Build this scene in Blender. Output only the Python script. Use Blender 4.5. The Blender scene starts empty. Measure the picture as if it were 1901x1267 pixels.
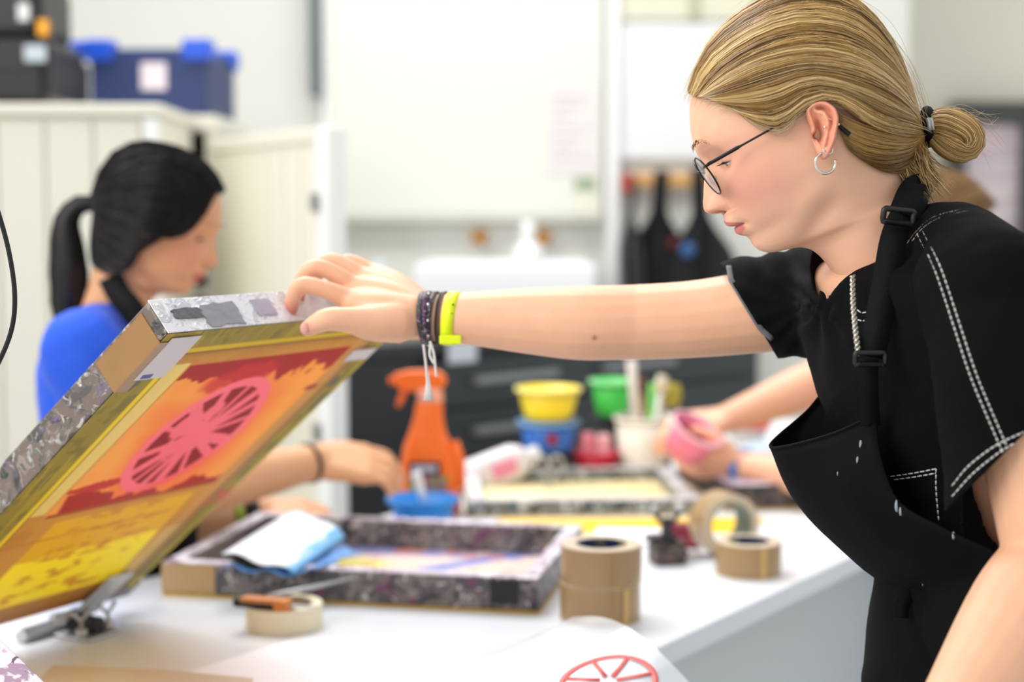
import bpy, bmesh, math, random
import numpy as np
from mathutils import Vector, Matrix
random.seed(7); RNG = np.random.default_rng(11)
SC = bpy.context.scene
COL = SC.collection

# ------------------------------------------------------------------ camera
FPX, YH, CXP, CYP = 3000.0, 390.0, 950.5, 633.5      # focal length and horizon in pixels of a 1901 x 1267 frame
CAMZ, TZ = 1.42, 0.90                                # eye height, bench-top height
PITCH = math.atan((CYP - YH) / FPX)
cam_d = bpy.data.cameras.new('camera'); cam = bpy.data.objects.new('camera', cam_d); COL.objects.link(cam)
cam.location = (0, 0, CAMZ); cam.rotation_euler = (math.pi / 2 - PITCH, 0, 0)
cam_d.sensor_fit = 'HORIZONTAL'; cam_d.sensor_width = 36.0; cam_d.lens = FPX / 1901 * 36.0
cam_d.clip_start = 0.02; cam_d.clip_end = 60
cam_d.dof.use_dof = True; cam_d.dof.focus_distance = 1.42; cam_d.dof.aperture_fstop = 2.9
SC.camera = cam
# ------------------------------------------------------------------ light
world = bpy.data.worlds.new('daylight'); SC.world = world; world.use_nodes = True
bg = world.node_tree.nodes['Background']; bg.inputs[0].default_value = (0.93, 0.97, 1.0, 1); bg.inputs[1].default_value = 0.80
def area_light(name, loc, target, size, sizey, power, color):
    l = bpy.data.lights.new(name, 'AREA'); l.shape = 'RECTANGLE'; l.size = size; l.size_y = sizey; l.energy = power; l.color = color
    o = bpy.data.objects.new(name, l); COL.objects.link(o); o.location = loc
    o.rotation_euler = (Vector(target) - Vector(loc)).to_track_quat('-Z', 'Y').to_euler()
    return o
area_light('rooflight', (-0.9, 3.6, 3.9), (0.1, 1.7, 1.1), 2.6, 1.8, 105, (0.97, 0.98, 1.0))
area_light('front_fill', (-2.0, 0.4, 2.8), (0.2, 1.6, 1.2), 2.2, 1.2, 52, (1.0, 0.95, 0.87))  # added fill from the front left to brighten the face, no real fitting
area_light('back_wall_fill', (-0.2, 4.0, 3.3), (-0.2, 5.4, 1.2), 2.4, 0.6, 22, (1.0, 0.97, 0.90))  # added fill that lifts the back walls, no real fitting
vs = SC.view_settings; vs.view_transform = 'Standard'; vs.look = 'None'; vs.gamma = 1.0; vs.exposure = 0.20; vs.use_curve_mapping = False

# ------------------------------------------------------------------ helpers
FW = Vector((0, math.cos(PITCH), -math.sin(PITCH))); UPV = Vector((0, math.sin(PITCH), math.cos(PITCH))); RT = Vector((1, 0, 0))
CAMV = Vector((0, 0, CAMZ))
def ray(x, y): return FW + RT * ((x - CXP) / FPX) - UPV * ((y - CYP) / FPX)
def px(x, y, Y):
    d = ray(x, y); return CAMV + d * (Y / d.y)
def pz(x, y, z=TZ):
    d = ray(x, y); return CAMV + d * ((z - CAMZ) / d.z)
def lin(c):
    c = c / 255.0
    return c / 12.92 if c <= 0.04045 else ((c + 0.055) / 1.055) ** 2.4
def rgb(r, g, b): return (lin(r), lin(g), lin(b), 1.0)
MATS = {}
def mat(name, col, rough=0.5, metal=0.0, var=0.06, scale=14.0, bump=0.0, bscale=60.0, spec=0.5, trans=0.0, ior=1.45, alpha=1.0, sss=0.0, sheen=0.0, aniso=0.0, emit=0.0, transl=False, coat=0.0):
    if name in MATS: return MATS[name]
    m = bpy.data.materials.new(name); m.use_nodes = True; MATS[name] = m
    nt = m.node_tree; N = nt.nodes; L = nt.links; b = N['Principled BSDF']
    c = rgb(*col)
    b.inputs['Roughness'].default_value = rough; b.inputs['Metallic'].default_value = metal
    b.inputs['Specular IOR Level'].default_value = spec; b.inputs['IOR'].default_value = ior
    b.inputs['Transmission Weight'].default_value = trans; b.inputs['Alpha'].default_value = alpha
    b.inputs['Coat Weight'].default_value = coat
    if sheen: b.inputs['Sheen Weight'].default_value = sheen; b.inputs['Sheen Roughness'].default_value = 0.4
    if aniso: b.inputs['Anisotropic'].default_value = aniso
    if sss:
        b.inputs['Subsurface Weight'].default_value = sss; b.inputs['Subsurface Radius'].default_value = (1.0, 0.35, 0.2); b.inputs['Subsurface Scale'].default_value = 0.006
    if emit: b.inputs['Emission Color'].default_value = c; b.inputs['Emission Strength'].default_value = emit
    tc = N.new('ShaderNodeTexCoord'); no = N.new('ShaderNodeTexNoise'); no.inputs['Scale'].default_value = scale; no.inputs['Detail'].default_value = 4
    L.new(tc.outputs['Object'], no.inputs['Vector'])
    mx = N.new('ShaderNodeMix'); mx.data_type = 'RGBA'
    mx.inputs['A'].default_value = tuple(max(0, v * (1 - var)) for v in c[:3]) + (1,)
    mx.inputs['B'].default_value = tuple(min(1, v * (1 + var)) for v in c[:3]) + (1,)
    L.new(no.outputs['Fac'], mx.inputs['Factor']); L.new(mx.outputs['Result'], b.inputs['Base Color'])
    if bump:
        n2 = N.new('ShaderNodeTexNoise'); n2.inputs['Scale'].default_value = bscale; n2.inputs['Detail'].default_value = 3
        L.new(tc.outputs['Object'], n2.inputs['Vector'])
        bp = N.new('ShaderNodeBump'); bp.inputs['Strength'].default_value = bump; bp.inputs['Distance'].default_value = 0.004
        L.new(n2.outputs['Fac'], bp.inputs['Height']); L.new(bp.outputs['Normal'], b.inputs['Normal'])
    return m
def mat_splat(name, base, spots, scale=26.0, rough=0.4, spec=0.5, soft=0.03):
    """dried-paint splatter: several colours laid over each other by thresholded noise"""
    m = bpy.data.materials.new(name); m.use_nodes = True; MATS[name] = m
    nt = m.node_tree; N = nt.nodes; L = nt.links; b = N['Principled BSDF']
    b.inputs['Roughness'].default_value = rough; b.inputs['Specular IOR Level'].default_value = spec
    tc = N.new('ShaderNodeTexCoord'); prev = None; hsum = None
    for i, (c, th, sc) in enumerate(spots):
        mp = N.new('ShaderNodeMapping'); mp.inputs['Location'].default_value = (i * 3.7, i * 1.9, i * 5.3)
        L.new(tc.outputs['Object'], mp.inputs['Vector'])
        no = N.new('ShaderNodeTexNoise'); no.inputs['Scale'].default_value = scale * sc; no.inputs['Detail'].default_value = 5; no.inputs['Distortion'].default_value = 1.2
        L.new(mp.outputs['Vector'], no.inputs['Vector'])
        mr = N.new('ShaderNodeMapRange'); mr.inputs['From Min'].default_value = th; mr.inputs['From Max'].default_value = th + soft
        L.new(no.outputs['Fac'], mr.inputs['Value'])
        mx = N.new('ShaderNodeMix'); mx.data_type = 'RGBA'; mx.inputs['B'].default_value = rgb(*c)
        if prev is None: mx.inputs['A'].default_value = rgb(*base)
        else: L.new(prev, mx.inputs['A'])
        L.new(mr.outputs['Result'], mx.inputs['Factor']); prev = mx.outputs['Result']
        if hsum is None: hsum = mr.outputs['Result']
        else:
            ad = N.new('ShaderNodeMath'); ad.operation = 'ADD'; L.new(hsum, ad.inputs[0]); L.new(mr.outputs['Result'], ad.inputs[1]); hsum = ad.outputs[0]
    L.new(prev, b.inputs['Base Color'])
    bp = N.new('ShaderNodeBump'); bp.inputs['Strength'].default_value = 0.5; bp.inputs['Distance'].default_value = 0.0015
    L.new(hsum, bp.inputs['Height']); L.new(bp.outputs['Normal'], b.inputs['Normal'])
    return m
def mat_art(name, rough=0.5, transl=0.0, spec=0.4):
    """flat print: colours stored per vertex by the print's own drawing function"""
    m = bpy.data.materials.new(name); m.use_nodes = True; MATS[name] = m
    nt = m.node_tree; N = nt.nodes; L = nt.links; b = N['Principled BSDF']
    at = N.new('ShaderNodeAttribute'); at.attribute_name = 'art'
    L.new(at.outputs['Color'], b.inputs['Base Color']); b.inputs['Roughness'].default_value = rough; b.inputs['Specular IOR Level'].default_value = spec
    if transl:
        tr = N.new('ShaderNodeBsdfTranslucent'); L.new(at.outputs['Color'], tr.inputs['Color'])
        ms = N.new('ShaderNodeMixShader'); ms.inputs[0].default_value = transl
        L.new(b.outputs[0], ms.inputs[1]); L.new(tr.outputs[0], ms.inputs[2]); L.new(ms.outputs[0], N['Material Output'].inputs['Surface'])
    return m
def mesh_obj(name, verts, faces, m, parent=None, smooth=False, bevel=0.0, subsurf=0, solid=0.0):
    me = bpy.data.meshes.new(name); me.from_pydata([tuple(v) for v in verts], [], faces); me.update()
    if smooth: me.polygons.foreach_set('use_smooth', [True] * len(me.polygons))
    return link_mesh(name, me, m, parent, bevel, subsurf, solid)
def link_mesh(name, me, m, parent=None, bevel=0.0, subsurf=0, solid=0.0):
    o = bpy.data.objects.new(name, me); COL.objects.link(o)
    if m is not None:
        for mm in (m if isinstance(m, (list, tuple)) else [m]): me.materials.append(mm)
    if parent is not None: attach(o, parent)
    if solid: md = o.modifiers.new('solid', 'SOLIDIFY'); md.thickness = solid; md.offset = 0
    if bevel: md = o.modifiers.new('bevel', 'BEVEL'); md.width = bevel; md.segments = 2; md.limit_method = 'ANGLE'; md.angle_limit = 0.6; md.harden_normals = False
    if subsurf: md = o.modifiers.new('sub', 'SUBSURF'); md.levels = subsurf; md.render_levels = subsurf
    return o
def world_loc(o):
    # parts are modelled in world space, so only a top-level thing carries an offset
    return Vector(o.location) if o.parent is None else Vector((0, 0, 0))
def attach(o, parent):
    o.parent = parent; o.matrix_parent_inverse = Matrix.Translation(-world_loc(parent))
def tag(o, label, cat, group=None, kind=None):
    o['label'] = label; o['category'] = cat
    if group: o['group'] = group
    if kind: o['kind'] = kind
    return o
def thing(name, label, cat, loc, group=None):
    o = bpy.data.objects.new(name, None); COL.objects.link(o); o.location = loc; o.empty_display_size = 0.05
    return tag(o, label, cat, group)
class MB:
    """collects shapes into one mesh; M places what is added"""
    def __init__(s, M=None): s.v = []; s.f = []; s.M = M or Matrix.Identity(4)
    def add(s, vs, fs):
        n = len(s.v); s.v += [tuple(s.M @ Vector(v)) for v in vs]; s.f += [tuple(i + n for i in f) for f in fs]; return s
    def box(s, x0, x1, y0, y1, z0, z1):
        vs = [(x, y, z) for z in (z0, z1) for y in (y0, y1) for x in (x0, x1)]
        return s.add(vs, [(0, 2, 3, 1), (4, 5, 7, 6), (0, 1, 5, 4), (2, 6, 7, 3), (0, 4, 6, 2), (1, 3, 7, 5)])
    def prism(s, poly, z0, z1):
        n = len(poly)
        return s.add([(x, y, z0) for x, y in poly] + [(x, y, z1) for x, y in poly], [tuple(range(n))[::-1], tuple(range(n, 2 * n))] + [(i, (i + 1) % n, n + (i + 1) % n, n + i) for i in range(n)])
    def lathe(s, prof, n=32, sx=1.0, sy=1.0, closed=False):
        vs = []; fs = []; k = len(prof)
        for j in range(n):
            a = 2 * math.pi * j / n
            for r, z in prof: vs.append((r * math.cos(a) * sx, r * math.sin(a) * sy, z))
        for j in range(n):
            j2 = (j + 1) % n
            for i in range(k if closed else k - 1):
                i2 = (i + 1) % k; fs.append((j * k + i, j2 * k + i, j2 * k + i2, j * k + i2))
        return s.add(vs, fs)
    def tube(s, pts, rad, n=10, cap=True, flat=None, ref=None):
        vs, fs = tube_geo(pts, rad, n, cap, flat, ref); return s.add(vs, fs)
    def build(s, name, m, parent=None, smooth=False, bevel=0.0, subsurf=0, solid=0.0): return mesh_obj(name, s.v, s.f, m, parent, smooth, bevel, subsurf, solid)
def catmull(pts, k=6):
    P = [np.array(p, float) for p in pts]
    if len(P) < 3 or k <= 1: return P
    P = [2 * P[0] - P[1]] + P + [2 * P[-1] - P[-2]]; out = []
    for i in range(1, len(P) - 2):
        for j in range(k):
            t = j / k; a, b, c, d = P[i - 1], P[i], P[i + 1], P[i + 2]
            out.append(0.5 * (2 * b + (c - a) * t + (2 * a - 5 * b + 4 * c - d) * t * t + (3 * b - a - 3 * c + d) * t ** 3))
    out.append(P[-2]); return out
def tube_geo(pts, rad, n=10, cap=True, flat=None, ref=None):
    """rad: scalar or per-point; flat: (scale along ref axis) for elliptic sections, scalar or per point"""
    P = [np.array(p, float) for p in pts]; k = len(P)
    if np.isscalar(rad): rad = [rad] * k
    fl = [1.0] * k if flat is None else ([flat] * k if np.isscalar(flat) else flat)
    T = [P[min(i + 1, k - 1)] - P[max(i - 1, 0)] for i in range(k)]; T = [t / (np.linalg.norm(t) + 1e-12) for t in T]
    a = np.array(ref if ref is not None else ((0, 0, 1) if abs(T[0][2]) < 0.9 else (1, 0, 0)), float)
    vs = []
    for i in range(k):
        if ref is not None: a = np.array(ref, float)
        a = a - T[i] * (a @ T[i]); a = a / (np.linalg.norm(a) + 1e-12); b = np.cross(T[i], a)
        for j in range(n):
            th = 2 * math.pi * j / n; vs.append(tuple(P[i] + rad[i] * (math.cos(th) * fl[i] * a + math.sin(th) * b)))
    fs = [(i * n + j, i * n + (j + 1) % n, (i + 1) * n + (j + 1) % n, (i + 1) * n + j) for i in range(k - 1) for j in range(n)]
    if cap: fs += [tuple(range(n))[::-1], tuple(range((k - 1) * n, k * n))]
    return vs, fs
def frame_mat(o, x, y, z):
    M = Matrix.Identity(4)
    for i, a in enumerate((x, y, z)):
        for r in range(3): M[r][i] = a[r]
    for r in range(3): M[r][3] = o[r]
    return M
def at(loc, rz=0.0): return Matrix.Translation(Vector(loc)) @ Matrix.Rotation(rz, 4, 'Z')
def art_grid(name, M, w, h, nx, ny, func, m, parent=None, zf=None):
    """flat printed sheet, w x h in the XY plane of M; func(S, T) -> RGB 0..255 arrays"""
    S, T = np.meshgrid(np.linspace(0, w, nx), np.linspace(0, h, ny)); C = func(S, T)
    Z = np.zeros_like(S) if zf is None else zf(S, T)
    R = np.array(M.to_3x3()); o = np.array(M.translation); V = np.stack([S, T, Z], -1).reshape(-1, 3) @ R.T + o
    idx = np.arange(nx * ny).reshape(ny, nx); q = np.stack([idx[:-1, :-1], idx[:-1, 1:], idx[1:, 1:], idx[1:, :-1]], -1).reshape(-1, 4)
    me = bpy.data.meshes.new(name); me.from_pydata(V.tolist(), [], q.tolist()); me.update()
    me.polygons.foreach_set('use_smooth', [True] * len(me.polygons))
    put_colour(me, C.reshape(-1, 3)); return link_mesh(name, me, m, parent)
def put_colour(me, C, attr='art'):
    c = np.clip(np.asarray(C, float) / 255, 0, 1); c = np.where(c <= 0.04045, c / 12.92, ((c + 0.055) / 1.055) ** 2.4)
    a = me.color_attributes.new(attr, 'FLOAT_COLOR', 'POINT')
    a.data.foreach_set('color', np.concatenate([c, np.ones((len(c), 1))], 1).astype(np.float32).ravel())
def sstep(x, a, b):
    t = np.clip((np.asarray(x, float) - a) / (b - a), 0, 1); return t * t * (3 - 2 * t)
class VN:
    """small value-noise field for drawing prints and folds"""
    def __init__(s, seed): s.g = np.random.default_rng(seed).random((64, 64))
    def __call__(s, x, y):
        x = np.asarray(x, float); y = np.asarray(y, float); xi = np.floor(x).astype(int); yi = np.floor(y).astype(int); fx = x - xi; fy = y - yi
        fx = fx * fx * (3 - 2 * fx); fy = fy * fy * (3 - 2 * fy); g = s.g
        a = g[xi % 64, yi % 64]; b = g[(xi + 1) % 64, yi % 64]; c = g[xi % 64, (yi + 1) % 64]; d = g[(xi + 1) % 64, (yi + 1) % 64]
        return (a * (1 - fx) + b * fx) * (1 - fy) + (c * (1 - fx) + d * fx) * fy
    def fbm(s, x, y, o=4):
        v = 0; a = 0.5; t = 0
        for i in range(o): v = v + a * s(x * 2 ** i + i * 7.3, y * 2 ** i + i * 3.1); t += a; a *= 0.5
        return v / t
def over(C, col, m):
    m = np.clip(m, 0, 1)[..., None]; return C * (1 - m) + np.array(col, float) * m

# ------------------------------------------------------------------ shared materials
CREAM = mat('cream_laminate', (226, 222, 206), 0.45, var=0.02)
WALLM = mat('wall_paint', (214, 213, 206), 0.7, var=0.02, scale=3)
WHITE = mat('white_plastic', (238, 238, 236), 0.4, var=0.02)
BENCH = mat('bench_laminate', (226, 228, 231), 0.32, var=0.025, scale=5)
BENCH_SIDE = mat('bench_side_panel', (206, 210, 210), 0.5, var=0.03, scale=3)
BLACKM = mat('black_plastic', (20, 20, 21), 0.4, var=0.15)
STEEL = mat('zinc_metal', (186, 186, 186), 0.35, 0.55, var=0.12, scale=60)
DARKMETAL = mat('dark_steel', (58, 58, 60), 0.4, 0.7, var=0.3, scale=50)
SPLAT = mat_splat('paint_splatter', (112, 98, 88), [((86, 80, 80), 0.50, 1.3), ((140, 128, 120), 0.54, 2.2), ((58, 54, 58), 0.57, 1.6), ((112, 94, 116), 0.62, 1.8), ((84, 118, 112), 0.65, 1.7), ((182, 176, 170), 0.59, 2.8), ((60, 74, 64), 0.62, 1.4), ((186, 112, 70), 0.73, 2.2), ((80, 104, 160), 0.73, 1.9), ((216, 210, 200), 0.66, 4.0), ((40, 36, 40), 0.64, 3.4)], soft=.09)
SPLAT_TOP = mat_splat('worn_grey_with_glare', (222, 220, 223), [((196, 193, 198), 0.52, 1.6), ((232, 230, 233), 0.56, 1.2), ((150, 146, 152), 0.63, 2.6), ((228, 225, 230), 0.60, 3.0), ((186, 156, 182), 0.72, 2.0), ((120, 116, 122), .70, 4.0)], rough=0.24, soft=.1)  # worn grey top, its base paled so the colour holds the glare
SPLAT_DARK = mat_splat('dark_paint_splatter', (76, 62, 54), [((44, 36, 34), 0.5, 1.0), ((110, 90, 78), 0.58, 1.6), ((90, 64, 84), 0.62, 1.3), ((130, 126, 120), 0.66, 2.0), ((200, 50, 44), 0.74, 1.4), ((60, 84, 70), 0.66, 1.1)])
SPLAT_PINK = mat_splat('pink_splatter_and_glare', (206, 196, 206), [((150, 120, 144), 0.54, 1.3), ((234, 228, 234), 0.55, 0.9), ((96, 60, 78), 0.62, 1.6), ((200, 130, 190), 0.64, 2.0)])  # pinkish-white paint splatter; on bar tops the pale base is painted glare
WOOD = mat('pine_wood', (186, 138, 84), 0.5, var=0.15, scale=30)
BROWNTAPE = mat('brown_parcel_tape', (166, 134, 92), 0.3, var=0.06, scale=20, coat=0.2)
TAPE_EDGE = mat('brown_tape_side', (206, 186, 160), 0.45, var=0.06)
PAPER = mat('white_paper', (244, 245, 249), 0.7, var=0.01)
CORE = mat_splat('printed_card_core', (38, 44, 92), [((150, 150, 60), 0.55, 1.2), ((30, 34, 40), 0.58, 1.5)])

# ------------------------------------------------------------------ setting
def structure(o): o['kind'] = 'structure'; return o
structure(tag(MB().box(-4.5, 5.0, -1.5, 6.9, -0.05, 0).build('floor', mat('grey_vinyl_floor', (196, 196, 192), 0.5, var=0.06, scale=4)), 'pale grey vinyl workshop floor', 'floor'))
YB = 5.6
structure(tag(MB().box(-4.5, 1.36, YB, YB + 0.1, 0, 3.4).build('wall_back', WALLM), 'pale cream workshop wall behind the cabinets and whiteboard', 'wall'))
wr = structure(tag(MB().box(1.36, 4.2, 6.6, 6.7, 0, 3.4).build('wall_right', mat('beige_wall', (232, 226, 208), 0.7, var=0.02, scale=3)), 'beige end wall behind the dark doorway', 'wall'))
structure(tag(MB().box(1.30, 1.36, YB + .101, 6.6, 0, 3.4).build('wall_return', WALLM), 'short cream wall return beside the apron rail', 'wall'))
a = px(1126, 300, YB - .03).x; b = px(1148, 300, YB - .03).x
structure(tag(MB().box(a, b, YB - 0.06, YB, 0, 3.3).build('trim_1', WHITE, bevel=.004), 'white vertical wall strip between whiteboard and apron rail', 'trim'))
a = px(574, 100, YB - .1).x
structure(tag(MB().box(a, a + 0.035, YB - 0.1, YB - 0.03, px(580, 178, YB - .1).z, 3.3).build('trim_2', mat('grey_duct', (92, 100, 104), 0.5), bevel=.004), 'dark grey vertical duct ending above the cabinets', 'trim'))
# white boarding right of the strip, and a beige high window
p0 = px(1150, 296, YB - .03); p1 = px(1420, 42, YB - .03)
structure(tag(MB().box(p0.x, px(1560, 100, YB).x, YB - 0.03, YB, p0.z, p1.z).build('trim_3', mat('white_board_panel', (226, 226, 226), 0.6, var=.01), bevel=.003), 'white boarded panel above the apron rail', 'trim'))
w3 = thing('window_1', 'beige blind window high on the back wall', 'window', (1.0, YB - .02, 2.1)); w3['kind'] = 'structure'
p0 = px(1150, 36, YB - .03); p1 = px(1420, -60, YB - .03)
MB().box(p0.x, p1.x, YB - 0.03, YB, p0.z, p1.z + .2).build('blind', mat('beige_blind', (214, 212, 190), .7), w3)
for xx in (1280, 1400):
    q = px(xx, 0, YB - .04); MB().box(q.x, q.x + .03, YB - .045, YB - .03, p0.z, p1.z + .2).build('window_frame', mat('olive_frame', (176, 178, 150), .5), w3)
# dark door with a bright brick view
d3 = thing('door_1', 'dark grey framed glazed door at the far right', 'door', (2.0, 6.5, 0)); d3['kind'] = 'structure'
DG = mat('door_grey', (72, 74, 70), 0.5)
YD = 6.55
q0 = px(1762, 190, YD); q1 = px(1990, 190, YD); g0 = px(1790, 232, YD); g1 = px(1886, 430, YD)
MB().box(q0.x, g0.x, YD - .06, YD + .02, 0, q0.z).build('door_stile', DG, d3, bevel=.004)
MB().box(g1.x, q1.x, YD - .06, YD + .02, 0, q0.z).build('door_stile', DG, d3, bevel=.004)
MB().box(g0.x, g1.x, YD - .06, YD + .02, g0.z, q0.z).build('door_rail', DG, d3, bevel=.004)
MB().box(g0.x, g1.x, YD - .06, YD + .02, 0, .9).build('door_panel', DG, d3, bevel=.004)
MB().box(g0.x, g1.x, YD - .02, YD - .01, .9, g0.z).build('pane', mat_splat('brick_view_through_pane', (222, 200, 204), [((206, 186, 200), .5, .2), ((232, 216, 214), .55, .3)], rough=.15), d3)
for k in range(7):
    zz = 1.0 + k * .1
    if zz < g0.z - .02: MB().box(g0.x, g1.x, YD - .021, YD - .0195, zz, zz + .014).build('mortar_line', mat('pale_mortar', (232, 226, 228), .6), d3)

# whiteboard
wb = thing('whiteboard', 'large cream whiteboard on the back wall above the sink', 'whiteboard', (0, YB - .05, 1.38))
YW = YB - 0.05
p0 = px(612, 402, YW); p1 = px(1122, -70, YW)
MB().box(p0.x, p1.x, YW, YB, p0.z, p1.z).build('board', mat('board_enamel', (224, 223, 213), 0.22, var=.01, scale=2), wb, bevel=.008)
MB().box(p0.x, p1.x, YW - .03, YW, p0.z - .02, p0.z).build('tray', mat('board_tray', (196, 196, 186), .4), wb, bevel=.004)
MB().box(p0.x - .02, p0.x, YW - .01, YB, p0.z - .02, p1.z).build('edge_frame', WHITE, wb, bevel=.003)
def wall_sheet(name, label, x0, y0, x1, y1, m, cat='paper', lines=0, lm=None):
    a = px(x0, y1, YW - .004); b = px(x1, y0, YW - .004)
    t = thing(name, label, cat, (a.x, YW - .004, a.z))
    MB().box(a.x, b.x, YW - .004, YW - .001, a.z, b.z).build('sheet', m, t)
    for k in range(lines):
        z = b.z - (b.z - a.z) * (k + 1) / (lines + 1.5)
        MB().box(a.x + .02, b.x - .02 - .03 * ((k * 7) % 3), YW - .005, YW - .004, z - .006, z + .004).build('print_line', lm, t)
GREYP = mat('printed_notice_paper', (222, 216, 214), .7); PRL = mat('faded_print', (200, 190, 196), .7)
wall_sheet('notice', 'pale grey printed notice pinned on the whiteboard', 1014, 160, 1108, 322, GREYP, lines=7, lm=PRL)
wall_sheet('poster', 'small poster with a green heading below the grey notice', 1064, 326, 1108, 398, mat('cream_poster', (224, 222, 206), .7))
a = px(1066, 354, YW - .006); b = px(1106, 330, YW - .006)
MB().box(a.x, b.x, YW - .006, YW - .004, a.z, b.z).build('poster_heading', mat('green_heading', (150, 166, 138), .7), bpy.data.objects['poster'])

# sink splashback with brass taps, soap and sink
def lathe_thing(name, label, cat, loc, profs, group=None, n=28):
    t = thing(name, label, cat, loc, group)
    for pn, prof, m in profs: MB(at(loc)).lathe(prof, n).build(pn, m, t, smooth=True)
    return t
BRASS = mat('brass', (176, 122, 40), 0.25, 0.8)
for xx, yy, lab in ((890, 441, 'brass tap above the white sink, left of the soap bottle'), (1008, 441, 'brass tap above the white sink, right of the soap bottle')):
    q = px(xx, yy, YB - .1); t = thing('tap', lab, 'tap', (q.x, YB, q.z), 'brass taps over the sink')
    MB(Matrix.Translation(q) @ Matrix.Rotation(math.pi / 2, 4, 'X')).lathe([(0.0001, .02), (.018, .02), (.026, .0), (.014, -.012), (.014, -.1), (.0001, -.1)], 18).build('tap_body', BRASS, t, smooth=True)
    m_ = MB(Matrix.Translation(q))
    for k in range(4):
        c, s = math.cos(k * math.pi / 2 + .5), math.sin(k * math.pi / 2 + .5); m_.tube([(0, -.022, 0), (c * .034, -.026, s * .034)], .0075, 8)
    m_.build('cross_handle', BRASS, t, smooth=True)
# sink unit
sk = thing('sink_unit', 'white ceramic sink on a cream cupboard below the whiteboard', 'sink', (0, 5.2, 0))
a = px(770, 492, 5.0); b = px(1105, 560, 5.0)
MB().box(a.x, b.x, 4.95, YB - .005, 0.0, a.z - .24).build('cupboard', CREAM, sk, bevel=.004)
mb = MB(); z1 = a.z; z0 = a.z - .24
mb.box(a.x, b.x, 4.95, 4.98, z0, z1).box(a.x, b.x, YB - .16, YB - .005, z0, z1).box(a.x, a.x + .03, 4.98, YB - .16, z0, z1).box(b.x - .03, b.x, 4.98, YB - .16, z0, z1).box(a.x, b.x, 4.95, YB - .005, z0, z0 + .03)
mb.build('basin', mat('white_ceramic', (246, 247, 250), .15, var=.01), sk, bevel=.008)
def bottle(name, label, xx, ytop, ybot, w, Y, capm, bandm, bandlab):
    top = px(xx, ytop, Y); bot = px(xx, ybot, Y); h = top.z - bot.z; r = w / 2 / FPX * Y; loc = (bot.x, Y, bot.z)
    t = thing(name, label, 'bottle', loc, None)
    MB(at(loc)).lathe([(.0001, 0), (r, 0), (r, h * .55), (r * .9, h * .64), (r * .42, h * .74), (r * .42, h * .78)], 24).build('body', WHITE, t, smooth=True)
    MB(at(loc)).lathe([(r * .46, h * .77), (r * .46, h * .92), (r * .3, h), (.0001, h)], 20).build('cap', capm, t, smooth=True)
    MB(at(loc)).lathe([(r * 1.01, h * .12), (r * 1.01, h * .42)], 24).build('label_band', bandm, t, smooth=True)
bottle('soap_bottle', 'white soap bottle with a green label band on the sink', 980, 412, 545, 56, 5.02, WHITE, mat('green_label', (120, 204, 140), .5), '')
bottle('cleaner_bottle', 'small white bottle with a red label band on the sink', 934, 484, 545, 34, 5.02, WHITE, mat('red_label', (222, 92, 110), .5), '')
for k, (xx, lab) in enumerate(((705, 'pale blue plastic bottle behind the reaching hand'), (652, 'pale grey-blue plastic bottle beside the cabinet edge'))):
    bottle('plastic_bottle', lab, xx, 486 + k * 4, 620, 44, 4.85, mat('pale_blue_cap', (206, 222, 232), .4), mat('pale_blue_label', (190, 208, 226), .5), '')
sd = thing('side_cupboard', 'cream floor cupboard under the pale blue bottles', 'cupboard', (-.4, 4.9, 0)); q0 = px(640, 620, 4.75); q1 = px(740, 620, 4.75)
MB().box(q0.x, q1.x, 4.72, YB, 0, q0.z).build('carcass', CREAM, sd, bevel=.004)
MB().box(q0.x + .015, q1.x - .015, 4.70, 4.72, .1, q0.z - .04).build('cupboard_door', CREAM, sd, bevel=.003)

# apron rail with hanging aprons
rl = thing('coat_rail', 'pine peg rail with red end bracket on the back wall', 'rail', (.9, YB - .05, 1.5))
a = px(1160, 346, YB - .08); b = px(1400, 322, YB - .08)
MB().box(a.x, b.x, YB - .06, YB - .03, a.z, b.z).build('board', mat('orange_pine', (214, 160, 92), .5, var=.1), rl, bevel=.003)
MB().box(a.x - .01, a.x + .035, YB - .075, YB - .03, a.z - .02, b.z).build('end_bracket', mat('red_bracket', (176, 62, 46), .5), rl, bevel=.003)
for k in range(4):
    x = a.x + .1 + k * .17; MB(Matrix.Translation((x, YB - .06, (a.z + b.z) / 2)) @ Matrix.Rotation(math.pi / 2, 4, 'X')).lathe([(.008, 0), (.008, .05), (.013, .055), (.013, .065), (.0001, .068)], 12).build('peg', WOOD, rl, smooth=True)
CLOTH_BK = mat('black_cotton_far', (24, 24, 26), .85, var=.2)
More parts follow.
